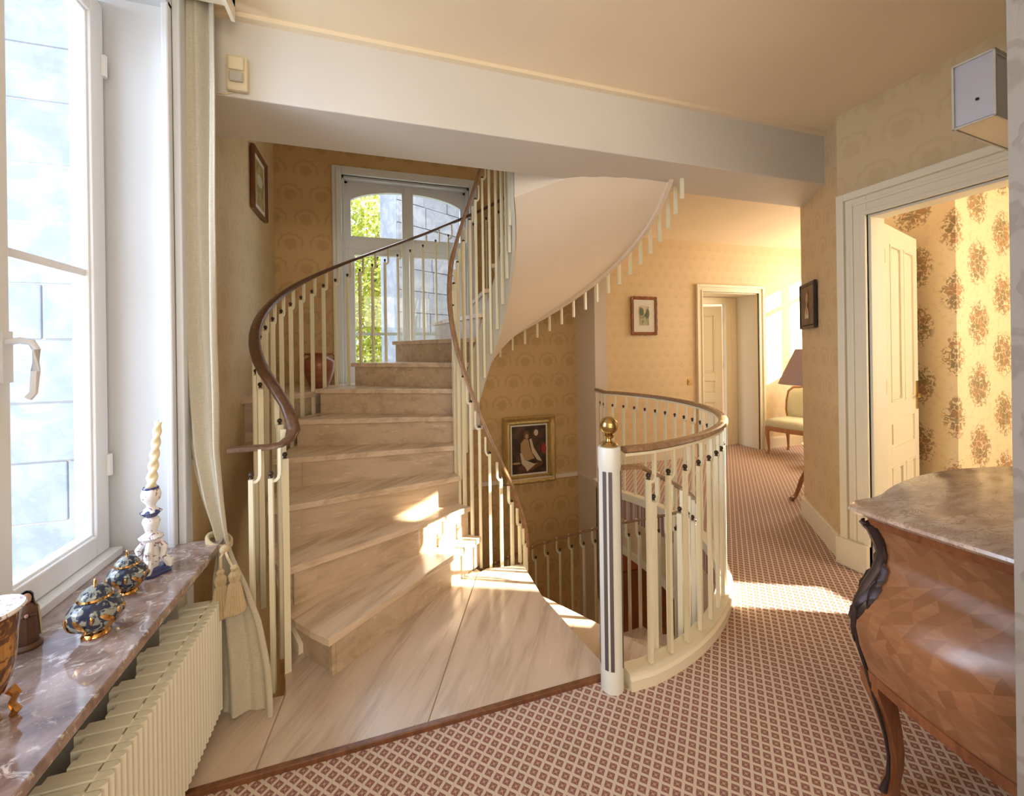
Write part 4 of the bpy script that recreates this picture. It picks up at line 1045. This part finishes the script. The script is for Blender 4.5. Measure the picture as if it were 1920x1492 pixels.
MB().lathe([(.0165, .196), (.0245, .205), (.0315, .213), (.021, .221)], seg=24).build('collar', 'faience_blue', cs_, smooth=True)
cn = thing('twisted_candle', 'ivory spiral twisted candle standing in the faience candlestick', 'candle', (-.752, 1.79, SZ + .288))
cn.rotation_euler = (R(-2), R(5), 0)
bb = MB(); rings = []
for i in range(90):
    z = .235 * i / 89; base_r = .0145 - .004 * i / 89; rings.append([((base_r * (1 + .20 * cos(2 * t - i * .42))) * cos(t), (base_r * (1 + .20 * cos(2 * t - i * .42))) * sin(t), z) for t in [2 * pi * j / 16 for j in range(16)]])
bb.loft(rings); bb.build('wax_body', 'wax', cn, smooth=70)
MB().sweep([(0, 0, .233), (.001, 0, .243)], circ(.001, n=5), fixed=(0, 1, 0)).build('wick', 'paint_white', cn)
# nun figurine
fg = thing('nun_figurine', 'small standing nun figurine in brown and cream habit with black veil', 'figurine', (-.875, 1.44, SZ), R(-60)); fg.scale = (.95, .95, 1.05)
MB().lathe([(.030, 0), (.031, .006), (.027, .012), (.025, .014)], seg=24).build('base', 'habit_brown', fg, smooth=40)
MB().lathe([(.022, .012), (.024, .03), (.020, .07), (.019, .095), (.012, .108), (.008, .112)], seg=24, lobes=9, amp=.05).build('habit', 'habit_brown', fg, smooth=50)
bb = MB(); rings = []
for z, r in ((.02, .0265), (.06, .024), (.095, .021), (.110, .013)):
    rings.append([(r * cos(t), r * sin(t), z) for t in [R(100 + 16 * i) for i in range(11)]] + [((r + .003) * cos(t), (r + .003) * sin(t), z) for t in [R(260 - 16 * i) for i in range(11)]])
bb.loft(rings); bb.build('mantle', 'habit_cream', fg, smooth=50)
MB().ball((.002, 0, .122), .0115, 12, (1, .9, 1.15)).build('head', 'face_small', fg, smooth=True)
bb = MB(); rings = []
for z, r in ((.080, .021), (.10, .018), (.118, .0145), (.130, .0135), (.137, .009), (.140, .002)):
    rings.append([(-.003 + r * cos(t), r * sin(t), z) for t in [R(62 + 23.6 * i) for i in range(11)]] + [(-.003 + (r - .0015) * cos(t), (r - .0015) * sin(t), z - .001) for t in [R(298 - 23.6 * i) for i in range(11)]])
bb.loft(rings); bb.build('veil', 'veil_black', fg, smooth=50)
for s_ in (-1, 1): MB().sweep([(0, s_ * .017, .098), (.012, s_ * .016, .080), (.021, s_ * .004, .084)], circ(.0045, n=8), fixed=(0, 0, 1)).build('arm', 'habit_brown', fg, smooth=True)
MB().ball((.023, 0, .086), .0045, 8).build('hands', 'face_small', fg, smooth=True)
# ================================================================= VASE ON THE CORNER LEDGE
vs = thing('terracotta_jar', 'reddish glazed terracotta jar on the corner ledge by the stair window', 'jar', (-.46, 3.93, 1.10))
MB().lathe([(.065, 0), (.075, .02), (.10, .08), (.125, .16), (.13, .21), (.115, .245), (.08, .265), (.068, .275), (.075, .290), (.080, .297), (.070, .297), (.06, .28)], seg=36).build('body', 'terracotta', vs, smooth=60)
for s_ in (-1, 1): MB().sweep([(s_ * .07, 0, .283), (s_ * .105, 0, .290), (s_ * .125, 0, .262), (s_ * .118, 0, .232)], circ(.009, n=8), fixed=(0, 1, 0)).build('handle', 'terracotta', vs, smooth=True)
